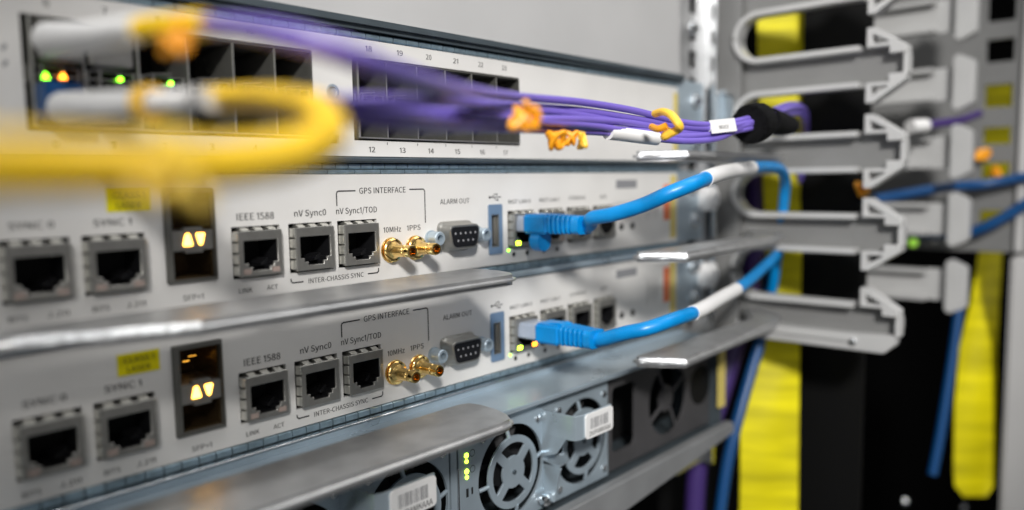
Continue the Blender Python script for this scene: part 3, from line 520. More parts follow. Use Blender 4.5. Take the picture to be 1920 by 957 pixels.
def power_supply(x0, label):
    y = -22.5
    t = thing('power_supply', (x0+46, y, -135), label, 'power supply', 'silver fan power supplies')
    zb, zt, x1 = -135.5, -89.0, x0+100.4
    fans = [(x0+33.8, -113.8), (x0+80.6, -113.6)]
    holes = [circle(fx, fz, 19.2, 48) for fx, fz in fans[:1]]+[circle(fans[1][0], fans[1][1], 19.2, 48)]
    for h in holes:
        for i, p in enumerate(h): h[i] = (min(max(p[0], x0+1), x1-0.7), p[1])
    holes.append([(x0+3.4, -134), (x0+4.4, -134), (x0+4.4, -91), (x0+3.4, -91)])
    b = MB(); b.prism('xz', [(x0+0.4, zb), (x1, zb), (x1, zt), (x0+0.4, zt)], y, y+1.2, holes); fpl = obj('faceplate', b, ZINC, t)
    b = MB(); b.box(x0+0.5, x1, y+22, y+23, zb, zt); obj('inner_wall', b, VOID, t)
    b = MB(); b.box(x0+3.5, x0+4.3, y-0.6, y+3, -123, -104, 0.2); obj('latch_tab', b, BRIGHT, t)
    for fx, fz in fans:
        b = MB(); b.prism('xz', circle(fx, fz, 14.8, 48), y-1.0, y-0.1, [circle(fx, fz, 12.0, 48)][:0] or [
            [(fx+rr*math.cos(a), fz+rr*math.sin(a)) for rr, a in [(12.0, a0+d*math.pi/180) for d in range(9, 82, 6)]+[(6.6, a0+d*math.pi/180) for d in range(73, 16, -7)]]
            for a0 in (math.radians(45+90*k) for k in range(4))], bev=0.25, seg=1)
        for k in range(4):
            a = math.radians(98+90*k)
            p0 = Vector((fx+14.4*math.cos(a), y-0.6, fz+14.4*math.sin(a))); p1 = Vector((fx+18.8*math.cos(a), y+0.4, fz+18.8*math.sin(a)))
            if x0+0.8 < p1.x < x1-0.5: b.tube([p0, (p0+p1)/2, p1], 0.85, 10, 3)
        g = obj('fan_guard', b, ZINC, t)
        b = MB(); b.lathe([(0.3, 1.0), (0.9, 0.9), (0.9, 0.01)], (fx, y-0.9, fz), n=12); obj('guard_rivet', b, DZINC, g)
        b = MB(); b.lathe([(0, 7.5), (1, 7.5), (1.5, 6.5), (1.5, 0.01)], (fx, y+6, fz))
        for k in range(7):
            a = 2*math.pi*k/7
            u = Vector((math.cos(a), 0, math.sin(a))); v = Vector((-math.sin(a), 0, math.cos(a)))
            bb = bmesh.new(); c0 = Vector((fx, y+6, fz))
            q = [c0+u*7, c0+u*17.5+v*2-Vector((0, -1, 0))*0, c0+u*16+v*9+Vector((0, 5, 0)), c0+u*6.5+v*4+Vector((0, 5, 0))]
            vs = [bb.verts.new(p) for p in q]+[bb.verts.new(p+Vector((0, 0.6, 0))) for p in q]
            for f in ((0, 1, 2, 3), (7, 6, 5, 4), (0, 4, 5, 1), (1, 5, 6, 2), (2, 6, 7, 3), (3, 7, 4, 0)): bb.faces.new([vs[i] for i in f])
            b.merge(bb)
        obj('fan_rotor', b, BLACKP, t)
        for sx_, sz in ((-1, 1), (1, 1), (1, -1), (-1, -1)):
            X = fx+sx_*16.6
            if x0+1 < X < x1-1:
                b = MB(); b.lathe([(0, 1.7), (0.6, 1.6), (1.1, 0.9), (1.1, 0.01)], (X, y, fz+sz*17.6), n=14); obj('screw', b, BRIGHT, t)
    for Z in (-100.2, -106.4):
        for dz, r in ((0, 0.95), (-2.3, 0.75)):
            b = MB(); b.lathe([(0, r), (0.3, r*0.9), (0.3, 0.01)], (x0+8.5, y, Z+dz), n=14); obj('indicator_light', b, LEDY, t)
        b = MB()
        for q, p in zip(circle(x0+11.6, Z+0.2, 1.3, 16), circle(x0+11.6, Z+0.2, 1.3, 16)[1:]+circle(x0+11.6, Z+0.2, 1.3, 16)[:1]): b.line([q, p], 0.22, y-0.06)
        obj('printed_mark', b, INK, fpl)
    b = MB(); b.box(x0+8, x0+9.2, y-0.1, y+0.1, -116.5, -113.2); b.box(x0+10.8, x0+11.6, y-0.1, y+0.1, -116, -113.4); obj('printed_mark', b, INK, fpl)
    # bent pull handle carrying the bar code label
    hx = x0+53.6; yo = -41
    prof = [(hx-1.3, y), (hx-1.3, yo+3.0), (hx-0.6, yo+0.9), (hx+1.6, yo), (hx+23.5, yo), (hx+23.5, yo+0.9), (hx+2.0, yo+0.9), (hx+0.2, yo+1.8), (hx-0.4, yo+3.2), (hx-0.4, y)]
    b = MB(); b.prism('xy', prof, -102.8, -92.6, bev=0.12, seg=1, ang=50)
    b.prism('yz', [(y, -92.8), (yo+4, -92.8), (yo+4, -101), (y-8, -110), (y, -113)], hx-1.25, hx-0.45)
    hd = obj('pull_handle', b, ZINC, t)
    b = MB(); b.prism('xz', rrect(hx+4.2, hx+23.3, -103.2, -92.8, 1.6), yo-0.9, yo-0.05, bev=0.25); lb = obj('bar_code_label', b, WHITE, hd)
    b = MB(); r_ = random.Random(3); X = hx+7.2
    while X < hx+19.5:
        w_ = r_.choice((0.2, 0.3, 0.5)); b.line([(X, -95.0), (X, -99.2)], w_, yo-0.96); X += w_+r_.choice((0.25, 0.35, 0.5))
    obj('bar_code', b, GREYINK, lb)
    b = MB(); b.text('DUPAMKAAA', hx+6.6, hx+21.4, -102.2, 2.0, y=yo-0.96); obj('lettering', b, INK, lb)
    b = MB(); b.prism('yz', [(y, -114.5), (yo+9, -116.5), (yo+10, -119.5), (y-6, -131.5), (y, -132.5)], hx-0.4, hx+0.7, bev=0.15, seg=1); b.prism('xy', [(hx-0.4, y-9), (hx+9, y-7), (hx+9, y), (hx-0.4, y)], -116.0, -115.0)
    obj('release_lever', b, ZINC, t)
    b = MB(); b.lathe([(0, 2.6), (2.5, 2.6), (3.2, 1.6), (3.2, 0.01)], (hx-2.2, y-1.4, -131.0), n=16); obj('thumb_screw', b, BRIGHT, t)
    return t
power_supply(29.6, 'silver power supply with lit green lights, both fans in full view')
power_supply(-71.4, 'silver power supply cut off at the bottom, large bar code label over its fan')
ft = thing('fan_tray', (178, -20, -135), 'dark grey fan tray with black round openings right of the silver supplies', 'fan tray')
hs = [circle(188.5, -112.5, 18.8, 40), circle(228.5, -112.0, 17, 40)]
hs[1] = [(min(x, 232.0), z) for x, z in hs[1]]
b = MB(); b.prism('xz', [(131.4, -136), (233.2, -136), (233.2, -89), (131.4, -89)], -20, -18.5, [hs[0], rrect(137, 157, -128, -96, 3)]); obj('faceplate', b, DARKFAN, ft)
b = MB(); b.box(131.4, 233, 4, 5, -136, -89); obj('inner_wall', b, VOID, ft)
b = MB()
for a in (20, 110, 200, 290):
    a = math.radians(a+8); b.tube([(188.5+6*math.cos(a), -19, -112.5+6*math.sin(a)), (188.5+12*math.cos(a), -19, -112.5+12*math.sin(a)), (188.5+19*math.cos(a), -19, -112.5+19*math.sin(a))], 0.9, 8, 3)
b.lathe([(0, 7), (1, 7), (1.4, 6), (1.4, 0.01)], (188.5, -17.5, -112.5)); obj('fan_guard', b, DARKFAN, ft)
b = MB(); b.lathe([(0, 11), (0.1, 11), (0.1, 0.01)], (222, -20.1, -112)); obj('opening_disc', b, VOID, ft)  # flat black disc stands in for a shaded opening

# ------------------------------------------------------------------ flat cable guide bars in front of the modules
def bar(poly, z, label, t=3.8, cut=None, name='cable_guide_bar'):
    b = MB(); b.prism('xy', poly, z-t, z, bev=min(1.7, t*0.42), seg=5, ang=20)
    o = props(obj(name, b, STEEL, ang=40), label, 'guide bar', 'flat steel cable guide bars')
    if cut:
        p, q = Vector(cut[0]), Vector(cut[1]); d = (q-p).normalized(); n = Vector((d.y, -d.x))
        n = n if n.y < 0 else -n
        bb = bmesh.new(); pr = [(-1.6, z-t*0.72), (0.08, z-t*0.72), (0.2, z-t*0.6), (0.02, z-0.75), (-0.35, z-0.25), (-0.9, z+0.05), (-1.6, z+0.05)]
        ra, rb = ([bb.verts.new((e.x+n.x*a, e.y+n.y*a, h)) for a, h in pr] for e in (p+d*0.6, q-d*0.3))
        for k in range(len(pr)): bb.faces.new((ra[k], ra[(k+1) % len(pr)], rb[(k+1) % len(pr)], rb[k]))
        bb.faces.new(ra[::-1]); bb.faces.new(rb); bmesh.ops.recalc_face_normals(bb, faces=bb.faces)
        b = MB(); b.merge(bb)
        obj('cut_end', b, RAW, o)  # raw cut edge, brightened and tilted to show glare
    return o
def leftbar(z, dy, label, dx=0):
    P = [(-190, 2+dy), (-109, -32+dy), (-72.5, -46.5+dy), (36, -47.5+dy), (41.5, -46.6+dy), (45.2, -42+dy), (47.5, -34+dy), (48, -26+dy), (46.5, -20+dy), (42, -18+dy), (-190, -18+dy)]
    P = [(-190, -18+dy)]+[p for p in P[1:-1]]
    return bar([(p[0]+(dx if p[0] > 0 else 0), p[1]) for p in P], z, label, cut=((-109, -32+dy), (-72.5, -46.5+dy)))
leftbar(-30.0, 0.0, 'wide flat steel bar crossing between the two clock modules, bright glare on its left end')
leftbar(-77.5, -8.5, 'wide flat steel bar crossing in front of the lower fan power supplies', -12)
def rightbar(z, label):
    P = [(127.8, -37.5), (128.6, -41), (139.6, -58.0), (142.0, -58.4), (247, -52.5), (272, -46), (290, -20), (290, -12), (262, -28), (250, -36), (131, -36.2)]
    return bar(P, z, label, 4.6, cut=((128.4, -40.2), (139.8, -58.2)))
rightbar(-29.6, 'short steel bar with bright cut tip between the two blue plugs')
rightbar(-76.6, 'short steel bar with bright cut tip below the lower blue cable')
rightbar(14.6, 'short steel bar seen edge on just under the purple cables')

# ------------------------------------------------------------------ blue patch cables
def sleeve(pts, r, M, parent, name='marker_sleeve', sm=8):
    b = MB(); b.tube(pts, r, 18, sm); return obj(name, b, M, parent)
def blue_cable(zj, xj, path, sl, label, tab_down, y0=0.0):
    t = thing('patch_cable', (xj, -5, zj), label, 'network cable', 'blue patch cables')
    # plug and strain relief point straight out of the jack
    b = MB(); b.box(xj-5.6, xj+5.6, -8+y0, 7, zj-3.2, zj+3.6, 0.5); obj('plug', b, CLEAR, t)
    b = MB(); b.box(xj-6.4, xj+6.4, -19+y0, -6+y0, zj-4.0, zj+4.4, 1.0, 3)
    if tab_down: b.box(xj-5.4, xj+5.4, -7+y0, -2.5+y0, zj-2.6, zj+3.0, 0.5)
    else:
        b.box(xj-5.4, xj+5.4, -10+y0, -4+y0, zj-3.4, zj+1.2, 0.5); b.box(xj-5.0, xj+5.0, -11+y0, -6.5+y0, zj+2.6, zj+4.6, 0.5)
    obj('boot', b, BLUE, t)
    b = MB()                                              # slotted strain relief
    b.box(xj-4.6, xj+4.6, -33+y0, -18+y0, zj-1.3, zj+1.6)
    b.box(xj-3.4, xj+3.4, -33+y0, -18+y0, zj-3.3, zj+3.6)
    for k in range(6):
        y = -19.6-2.35*k+y0; q = 1-0.02*k
        b.prism('xz', rrect(xj-6.0*q, xj+6.0*q, zj-3.9*q, zj+4.3*q, 1.8), y-1.25, y, bev=0.3, seg=1, ang=50)
    b.prism('xz', rrect(xj-5.4, xj+5.4, zj-3.7, zj+4.0, 2.4), -35.2+y0, -32.4+y0, bev=0.5, ang=50)
    obj('strain_relief', b, BLUE, t)
    b = MB()
    if tab_down: b.prism('xz', circle(xj-1.5, zj-7.0, 4.6, 24), -14.5, -9.5, bev=0.6)
    else: b.prism('yz', [(-7+y0, zj+4.0), (-12+y0, zj+4.9), (-18+y0, zj+5.4), (-20+y0, zj+4.4), (-20+y0, zj+4.0), (-7+y0, zj+3.4)], xj-3.2, xj+3.2, bev=0.25, seg=1)
    obj('release_tab', b, BLUE, t)
    pts = [(xj, -31+y0, zj+0.1), (xj+0.3, -37+y0, zj+0.2)]+[at(*p) for p in path]
    sm = smooth_path(pts, 8)
    b = MB(); b.tube(sm, 2.95, 18, 0); cb = obj('cable', b, BLUE, t)
    i0, i1 = sl
    b = MB(); b.tube(sm[i0:i1], 3.3, 18, 0); obj('marker_sleeve', b, WHITE, t)
    return t, sm
blue_cable(-16.2, 96.9, [(1110, 410, 311), (1150, 402, 304), (1205, 385, 298), (1255, 363, 292), (1305, 343, 296), (1350, 326, 322), (1392, 318, 356), (1435, 313, 395), (1462, 318, 424), (1472, 338, 442), (1470, 375, 452), (1464, 430, 462), (1452, 520, 480), (1438, 600, 495)], (51, 68),
           'blue network cable plugged into the upper module, drooping from a white sleeve near the slots', True)
blue_cable(-16.2-GZ-0.6, 97.2, [(1172, 625, 310), (1215, 616, 307), (1262, 600, 312), (1310, 583, 330), (1350, 560, 358), (1390, 537, 390), (1425, 508, 425), (1455, 478, 455), (1480, 440, 490), (1490, 400, 520)], (38, 55),
           'blue network cable plugged into the lower module, passing behind the lowest slots', False, -5.5)

# ------------------------------------------------------------------ purple fibre cables
END = [(1405, 226, 325), (1445, 212, 352), (1480, 200, 396), (1503, 206, 440), (1505, 250, 480), (1498, 330, 500)]
def off(pts, dx, dy): return [(p[0]+dx, p[1]+dy, p[2]) for p in pts]
runs = [
    ('purple fibre cable arching highest over the right end of the bundle', [(380, 44, 123), (450, 48, 114), (540, 64, 107), (650, 96, 108), (760, 136, 124), (870, 168, 162), (985, 183, 222), (1090, 192, 254), (1190, 208, 277), (1270, 228, 294), (1340, 234, 308)], (0, -4)),
    ('purple fibre cable just below the highest strand of the bundle', [(385, 52, 125), (460, 58, 120), (560, 82, 117), (680, 122, 124), (790, 160, 146), (880, 190, 184), (980, 200, 230), (1090, 208, 257), (1190, 223, 279), (1280, 238, 297), (1345, 240, 309)], (3, 2)),
    ('purple fibre cable falling steeply across the right port block into the bundle', [(540, 184, 126), (625, 190, 130), (720, 191, 140), (820, 191, 160), (905, 198, 194), (1000, 222, 226), (1095, 238, 254), (1200, 246, 280), (1290, 250, 300), (1350, 244, 312)], (6, 6)),
    ('purple fibre cable running level from the lower white boot', [(530, 192, 146), (600, 198, 150), (700, 202, 160), (820, 210, 178), (920, 216, 200), (1010, 228, 228), (1110, 236, 256), (1210, 252, 281), (1290, 256, 298), (1352, 248, 312)], (2, 10)),
    ('purple fibre cable with the torn white sleeve, lowest of the bundle', [(536, 206, 132), (630, 218, 138), (760, 236, 154), (880, 240, 194), (980, 242, 224), (1060, 245, 247), (1140, 249, 266), (1220, 259, 282), (1290, 265, 297), (1345, 260, 310), (1378, 246, 318)], (4, 14)),
    ('purple fibre cable sagging lowest in front of the right port block', [(545, 204, 128), (640, 212, 134), (760, 224, 150), (860, 230, 186), (960, 228, 214), (1060, 224, 242), (1170, 230, 272), (1270, 244, 296), (1345, 242, 312)], (0, 4)),
    ('purple fibre cable crossing mid height behind the orange ties', [(545, 196, 156), (640, 200, 160), (740, 204, 170), (830, 206, 186), (930, 204, 214), (1040, 210, 244), (1150, 226, 271), (1250, 242, 292), (1340, 246, 312)], (8, 2)),
]
fib = []
for lab, pts, (dx, dy) in runs:
    P = smooth_path([at(*p) for p in pts+off(END, dx, dy)], 7)
    b = MB(); b.tube(P, 1.28, 12, 0)
    t = thing('fiber_cable', P[0], lab, 'fibre cable', 'purple fibre cables')
    obj('jacket', b, PURPLE, t); fib.append((t, P))
def nearest(P, px):
    best = None
    for i, p in enumerate(P):
        q = p-CAM; d = q.dot(fwd); x = 960+FOC*q.dot(RX)/d
        if best is None or abs(x-px) < best[0]: best = (abs(x-px), i)
    return best[1]
t, P = fib[4]; b = MB(); b.tube(P[nearest(P, 1142):nearest(P, 1242)], 2.5, 14, 0); sl = obj('marker_sleeve', b, WHITE, t)
t, P = fib[1]; i0, i1 = nearest(P, 1330), nearest(P, 1378)
b = MB(); b.tube(P[i0:i1+1], 1.6, 14, 0); fl = obj('label_flag', b, WHITE, t)
c0 = (P[i0]+P[i1])/2; u_ = (P[i1]-P[i0]).normalized(); v_ = u_.cross(-fwd).normalized()
if v_.z < 0: v_ = -v_
n_ = u_.cross(v_); n_ = -n_ if n_.dot(fwd) > 0 else n_
L_ = (P[i1]-P[i0]).length
bb = bmesh.new(); qs = [c0-u_*L_/2+v_*2.8+n_*1.7, c0+u_*L_/2+v_*2.8+n_*1.7, c0+u_*L_/2-v_*2.6+n_*1.7, c0-u_*L_/2-v_*2.6+n_*1.7]
vs = [bb.verts.new(q) for q in qs]+[bb.verts.new(q-n_*0.5) for q in qs]
for f in ((0, 1, 2, 3), (7, 6, 5, 4), (0, 4, 5, 1), (1, 5, 6, 2), (2, 6, 7, 3), (3, 7, 4, 0)): bb.faces.new([vs[i] for i in f])
bmesh.ops.recalc_face_normals(bb, faces=bb.faces)
b = MB(); b.merge(bb); fl2 = obj('paper_label', b, WHITE, t)
b = MB(); b.text('JC1111A6', -3.2, 3.2, -0.9, 1.5, frame=lambda a, h: c0-u_*a-v_*(h+0.6)+n_*1.76); obj('lettering', b, INK, fl2)

# black hook and loop wrap round the bundle
P = fib[3][1]; i = nearest(P, 1412); ax = (P[i+3]-P[i-3]).normalized(); c = P[i]+Vector((0, 0, 0.6))
b = MB(); b.lathe([(-4.8, 6.6), (-4.6, 7.7), (-3.5, 8.3), (3.5, 8.4), (6.0, 7.9), (6.4, 6.8), (5.8, 5.2), (0, 4.9), (-4.4, 5.2), (-4.8, 6.6)], c, ax, 48)
for v in b.bm.verts:
    d = v.co-c; k = math.sin(d.x*3.1)*math.cos(d.z*2.7+d.y)*0.25; v.co += d.normalized()*k
wr = thing('cable_wrap', c, 'fuzzy black hook and loop strap wrapped round the purple bundle', 'cable strap')
obj('strap_loop', b, FUZZ, wr)
rr = random.Random(5); b = MB()
for k in range(900):                                       # stray loops of the fabric edge
    a = rr.uniform(0, 2*math.pi); u = ax.orthogonal().normalized(); v = ax.cross(u); r0 = rr.uniform(5.4, 7.8)
    p = c+ax*rr.choice((rr.uniform(-5.2, -4.5), rr.uniform(-4.5, 5)))+(math.cos(a)*u+math.sin(a)*v)*(r0 if k % 2 else 8.1)
    q = Vector((rr.gauss(0, 1), rr.gauss(0, 1), rr.gauss(0, 1))).normalized()*rr.uniform(0.5, 1.5)
    b.tube([p, p+q*0.6+Vector((0, 0, 0.1)), p+q], 0.05, 4, 1)
obj('strap_fuzz', b, FUZZ, wr)
e0 = at(1440, 226, 350); e1 = at(1462, 232, 366); e2 = at(1482, 236, 380)
b = MB(); b.tube([e0, e1, e2], 7.0, 18, 6, flat=1.0, rads=lambda q: 6.0-1.6*q*q); obj('strap_tail', b, FUZZ, wr)

# ------------------------------------------------------------------ white boots and yellow fibre jumper at the left
t = thing('connector_boot', at(110, 66, 186), 'white angled boot with yellow sleeve in the upper row of the port card', 'connector boot', 'white connector boots')
b = MB(); b.tube([at(94, 74, 186), at(160, 70, 158), at(262, 55, 132)], 4, 18, 8, rads=lambda s: 4.0-1.75*s); obj('boot', b, WHITE, t)
b = MB(); b.box(-90.5, -80, -4, 8, 35.2, 45.6, 0.6); b.box(-78, -66.5, -1.5, 8, 35.2, 45.6, 0.5); obj('plug', b, NICKEL, t)
b = MB(); b.tube([at(255, 56, 133), at(320, 48, 127), at(386, 45, 122)], 1.9, 18, 6); obj('marker_sleeve', b, YELLOW, t)
t = thing('connector_boot', at(120, 200, 188), 'white boot on a blue plug in the lower row of the port card', 'connector boot', 'white connector boots')
b = MB(); b.box(-91, -82, -8, 8, 19.8, 29.6, 0.6); b.box(-82, -70, -3, 6, 19.4, 22.5, 0.6); obj('plug', b, DBLUE, t)
b = MB(); b.tube([at(120, 202, 184), at(175, 199, 162), at(270, 194, 144)], 4, 18, 8, rads=lambda s: 3.7-1.15*s); obj('boot', b, WHITE, t)
b = MB(); b.tube([at(262, 194, 145), at(330, 190, 139), at(400, 187, 134)], 2.0, 18, 6); obj('marker_sleeve', b, WHITE, t)
J1 = ((392, 188, 146), (470, 187, 136), (545, 194, 124), (598, 212, 113), (614, 244, 104), (588, 274, 97), (500, 298, 90), (400, 308, 85), (310, 312, 82), (150, 313, 79), (0, 314, 76), (-200, 318, 73))
J2 = ((400, 182, 136), (470, 180, 124), (545, 188, 110), (602, 212, 98), (608, 250, 88), (565, 284, 79), (470, 296, 72), (350, 292, 68), (200, 284, 65), (0, 276, 63), (-200, 274, 61))
for J, r0, lab in ((J1, 2.75, 'thick yellow jumper cable bending back to the left edge of the photo'), (J2, 1.1, 'thinner yellow jumper strand, most blurred, lying over the thick one')):
    b = MB(); b.tube([at(*p) for p in J], r0, 20, 10)
    props(obj('jumper_cable', b, YELLOW), lab, 'fibre cable')

# ------------------------------------------------------------------ twisted cable ties
def knot(px, py, d, r, M, label, seed, tail=None, name='cable_tie', wire=None):
    c = at(px, py, d); R_ = random.Random(seed); b = MB()
    ph = [R_.uniform(0, 6.28) for _ in range(3)]
    pts = [c+r*Vector((math.cos(2*s+ph[0])*(0.7+0.3*math.cos(3*s)), math.sin(2*s+ph[1])*(0.7+0.3*math.sin(3*s)), 0.8*math.sin(3*s+ph[2]))) for s in [2*math.pi*k/26 for k in range(27)]]
    b.tube(pts, wire or r*0.34, 10, 4, flat=0.75)
    t = thing(name, c, label, 'cable tie', 'twisted plastic cable ties'); obj('loop', b, M, t)
    if tail:
        b = MB(); b.tube([c, c+Vector(tail)*0.5+Vector((0.6, 0, 0.5)), c+Vector(tail)], (wire or r*0.34)*0.9, 10, 5, flat=0.7); obj('tail', b, M, t)
knot(985, 222, 186, 2.9, ORANGE, 'orange tie knotted round the purple bundle beside the right port block', 1, (-2, -2, 3.6))
knot(1043, 264, 236, 2.9, ORANGE, 'small orange tie hanging under the purple bundle, left one of the cluster', 2, (-3.5, -1, 1.0))
knot(1067, 259, 241, 2.3, ORANGE, 'small orange tie tucked in the middle of the hanging cluster', 9, (2.0, -1, 1.5))
knot(1091, 264, 240, 2.5, AMBER, 'small amber tie hanging under the purple bundle, right one of the cluster', 3, (-2.6, -1, 0.8))
knot(327, 82, 122, 1.8, ORANGE, 'orange tie below the yellow sleeve of the upper white boot', 4, (0.5, 0, 4.5))
knot(316, 316, 77, 3.4, PALETIE, 'yellow tie bulging on the thick yellow cable', 5, (2.0, -3, -4.0))
# hook shaped amber tie on the right of the bundle
c = at(1254, 232, 262)
hk = [at(1228, 214, 262), at(1243, 210, 258), at(1258, 216, 254), (at(1272, 233, 252)), at(1274, 241, 254), at(1258, 250, 256), at(1246, 256, 258), at(1252, 246, 262)]
t = thing('cable_tie', c, 'amber hook shaped tie left of the white paper label on the purple bundle', 'cable tie', 'twisted plastic cable ties')
b = MB(); b.tube(hk, 1.55, 10, 6, flat=0.85); obj('loop', b, AMBER, t)
b = MB(); b.tube([at(1222, 238, 262), at(1234, 242, 258), at(1250, 236, 256)], 1.2, 10, 5); obj('tail', b, ORANGE, t)
c = at(280, 194, 143)
b = MB(); ax = (at(330, 190, 139)-at(262, 194, 145)).normalized()
b.lathe([(-1.5, 2.6), (-1.5, 3.3), (1.5, 3.3), (1.5, 2.6), (-1.5, 2.6)], c, ax, 28)
t = thing('cable_tie', c, 'amber ring tie round the lower white boot', 'cable tie', 'twisted plastic cable ties'); obj('loop', b, AMBER, t)

# ------------------------------------------------------------------ rack post, screws and side cable managers
rk = thing('rack_post', (262, 10, -150), 'upright metal rack post with screws between the modules and the grey fingers', 'rack post')
b = MB()
hl = [[(251, z), (259.5, z), (259.5, z+9.5), (251, z+9.5)] for z in [-150+15.5*k for k in range(21)]]
b.prism('xz', [(238, -175), (268, -175), (268, 200), (238, 200)], 4, 6.5, hl); obj('mounting_rail', b, STEEL, rk)
b = MB(); b.box(268, 271, -4, 60, -175, 200, 0.5); b.box(234, 238, 6, 40, -175, 200); obj('post_side', b, BRIGHT, rk)
b = MB(); b.box(236, 272, 16, 18, -175, 200); obj('post_back', b, RUBBER, rk)
def ear(z0, z1):
    b = MB(); b.prism('xz', rrect(232.0, 262, z0, z1, 1.5), 0.6, 2.6, [rrect(247, 258, z0+8, z0+14, 2.9), rrect(247, 258, z1-14, z1-8, 2.9)], bev=0.2, seg=1); return b
for z0, z1, lab in ((12, 58, 'zinc ear plate beside the port card'), (-34, 6.5, 'zinc ear plate beside the upper clock module'), (-80, -40, 'zinc ear plate beside the lower clock module')):
    props(obj('ear_plate', ear(z0, z1), ZINC), lab, 'ear plate', 'zinc mounting ear plates')
for z, lab in ((-10, 'white plastic block on the rack post beside the upper clock module'), (-56, 'white plastic block on the rack post beside the lower clock module')):
    b = MB(); b.box(257, 269, -6, 3, z-7, z+7, 1.0); b.box(259, 267, -8, -5, z-4, z+4, 0.8); props(obj('latch_block', b, WHITE), lab, 'latch', 'white latch blocks')
def screw(x, y, z, r, label):
    t = thing('rack_screw', (x, y, z), label, 'screw', 'chrome rack screws')
    b = MB(); b.lathe([(0, r*1.35), (0.8, r*1.35), (0.9, r), (2.6, r*0.95), (3.4, r*0.6), (3.6, 0.01)], (x, y, z), n=20); obj('head', b, BRIGHT, t)
    b = MB(); b.box(x-r*0.5, x+r*0.5, y-3.75, y-3.4, z-0.25, z+0.25); obj('slot', b, RUBBER, t)
for x, y, z, r, lab in ((248, 0.6, 88, 3.6, 'bright screw on the rack post near the top of the photo'), (252, 0.6, 47, 3.4, 'bright screw beside the upper right corner of the port card'), (252, 0.6, 23, 3.4, 'bright screw behind the purple cables at the rack post'),
                        (252, 0.6, -2, 3.6, 'bright screw beside the upper clock module, upper of two'), (252, 0.6, -22, 3.6, 'bright screw beside the upper clock module, lower of two'),
                        (252, 0.6, -50, 3.6, 'bright screw beside the lower clock module, upper of two'), (252, 0.6, -68, 3.6, 'bright screw beside the lower clock module, lower of two')):
    screw(x, y, z, r, lab)
lt = thing('latch_block', (280, -6, 46), 'pale zinc latch block on the rack post behind the black strap', 'latch')
b = MB(); b.box(271.5, 286, -8, 2, 36, 52, 1.0); obj('body', b, ZINC, lt)
b = MB(); b.box(270, 287, -10, -2, 51.5, 54, 0.8); obj('cap', b, BRIGHT, lt)

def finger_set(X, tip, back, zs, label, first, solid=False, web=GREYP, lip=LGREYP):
    t = thing('cable_manager', (X, back, zs[-1]-20), label, 'cable manager', 'grey fingered cable managers')
    b = MB(); b.box(X, X+3, back-1.0, back+26, zs[-1]-20, zs[0]+60)
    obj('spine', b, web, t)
    g = (zs[0]-zs[1])
    hh = 11.2                                          # half height of a finger
    for k, z in enumerate(zs):
        xw = X+5
        b = MB(); b.prism('yz', [(back, z-hh), (tip+9, z-hh), (tip+3, z-6), (tip, z-2), (tip, z+3), (tip+3, z+7), (tip+9, z+hh), (back, z+hh)], xw, xw+2.4, bev=0.3, seg=1)
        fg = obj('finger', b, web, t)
        b = MB()                                       # raised rim round the slots
        for s_ in (1, -1):
            ze = z+s_*hh
            pr = [(back+12, z+s_*g/2)]
            n = 10; rad = g/2-hh
            arc = [(back+1.5-rad*math.sin(math.pi/2*i/n)*0+(-(0)), 0) for i in range(1)]
            pts = []
            for i in range(n+1):
                a = math.pi/2*i/n
                pts.append((back-13+13*math.cos(a), z+s_*g/2-s_*rad*math.sin(a)))
            pts.append((tip+24, ze))
            # ribbon cross-section 3.2 thick, standing 9 mm proud of the web
            inner = pts; outer = []
            for i, p in enumerate(pts):
                q0 = Vector(pts[max(i-1, 0)]); q1 = Vector(pts[min(i+1, len(pts)-1)]); d = (q1-q0).normalized(); nn = Vector((-d.y, d.x))
                if nn.dot(Vector((back-13, z))-Vector(p)) < 0 and i < 3: pass
                sgn = 1 if nn.dot(Vector((0, -s_))+Vector((0.9 if i < n else 0, 0))) > 0 else -1
                outer.append(tuple(Vector(p)+nn*sgn*3.2))
            b.prism('yz', inner+outer[::-1], X-3.2, X+7.6, bev=0.5, seg=2, ang=50)
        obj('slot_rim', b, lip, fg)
        b = MB()                                       # latch hooks at the tip
        if solid:
            b.prism('yz', [(tip-1, z-14), (tip+9, z-19), (tip+12, z-17), (tip+12, z+17), (tip+9, z+19), (tip-1, z+14)], X-3, X+7, bev=0.8, seg=2)
        else:
            for s_ in ((1, -1) if k < len(zs)-1 else (1,)):
                b.prism('yz', [(tip+20.5, z+s_*(hh-2)), (tip+20.5, z+s_*(hh+8.5)), (tip+16.5, z+s_*(hh+8.5)), (tip+0.5, z+s_*(hh-2.5)), (tip+0.5, z+s_*(hh-6)), (tip+9, z+s_*(hh-6)), (tip+9, z+s_*(hh-2))], X-3, X+6,
                        [[(tip+17.6, z+s_*hh), (tip+17.6, z+s_*(hh+5.0)), (tip+9.5, z+s_*(hh+0.6)), (tip+9.5, z+s_*hh)]], bev=0.5, seg=1)
            b.box(X-2, X+6, tip, tip+2.6, z-6, z+6, 0.6)
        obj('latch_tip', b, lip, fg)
        if k == len(zs)-1 and not solid:
            b = MB(); b.prism('yz', [(back, z-hh-4.5), (tip+8, z-hh-4.5), (tip+2, z-hh+1), (tip+2, z-hh+6), (tip+30, z-hh+4.5), (back, z-hh+4.5)], X-2, X+6, bev=0.6, seg=2); obj('lower_flange', b, lip, fg)
            b = MB(); b.lathe([(0, 2.4), (1.0, 2.2), (1.6, 1.2), (1.6, 0.01)], (X-1.8, tip+24, z-hh+0.5), (-1, 0, 0), 16); obj('flange_screw', b, BRIGHT, fg)
    return t
finger_set(282, -106, -12, [60.5+GZ, 60.5, 15.2, -29.5, -78.5], 'grey fingered cable manager beside the modules, holding the blue cables', 1)
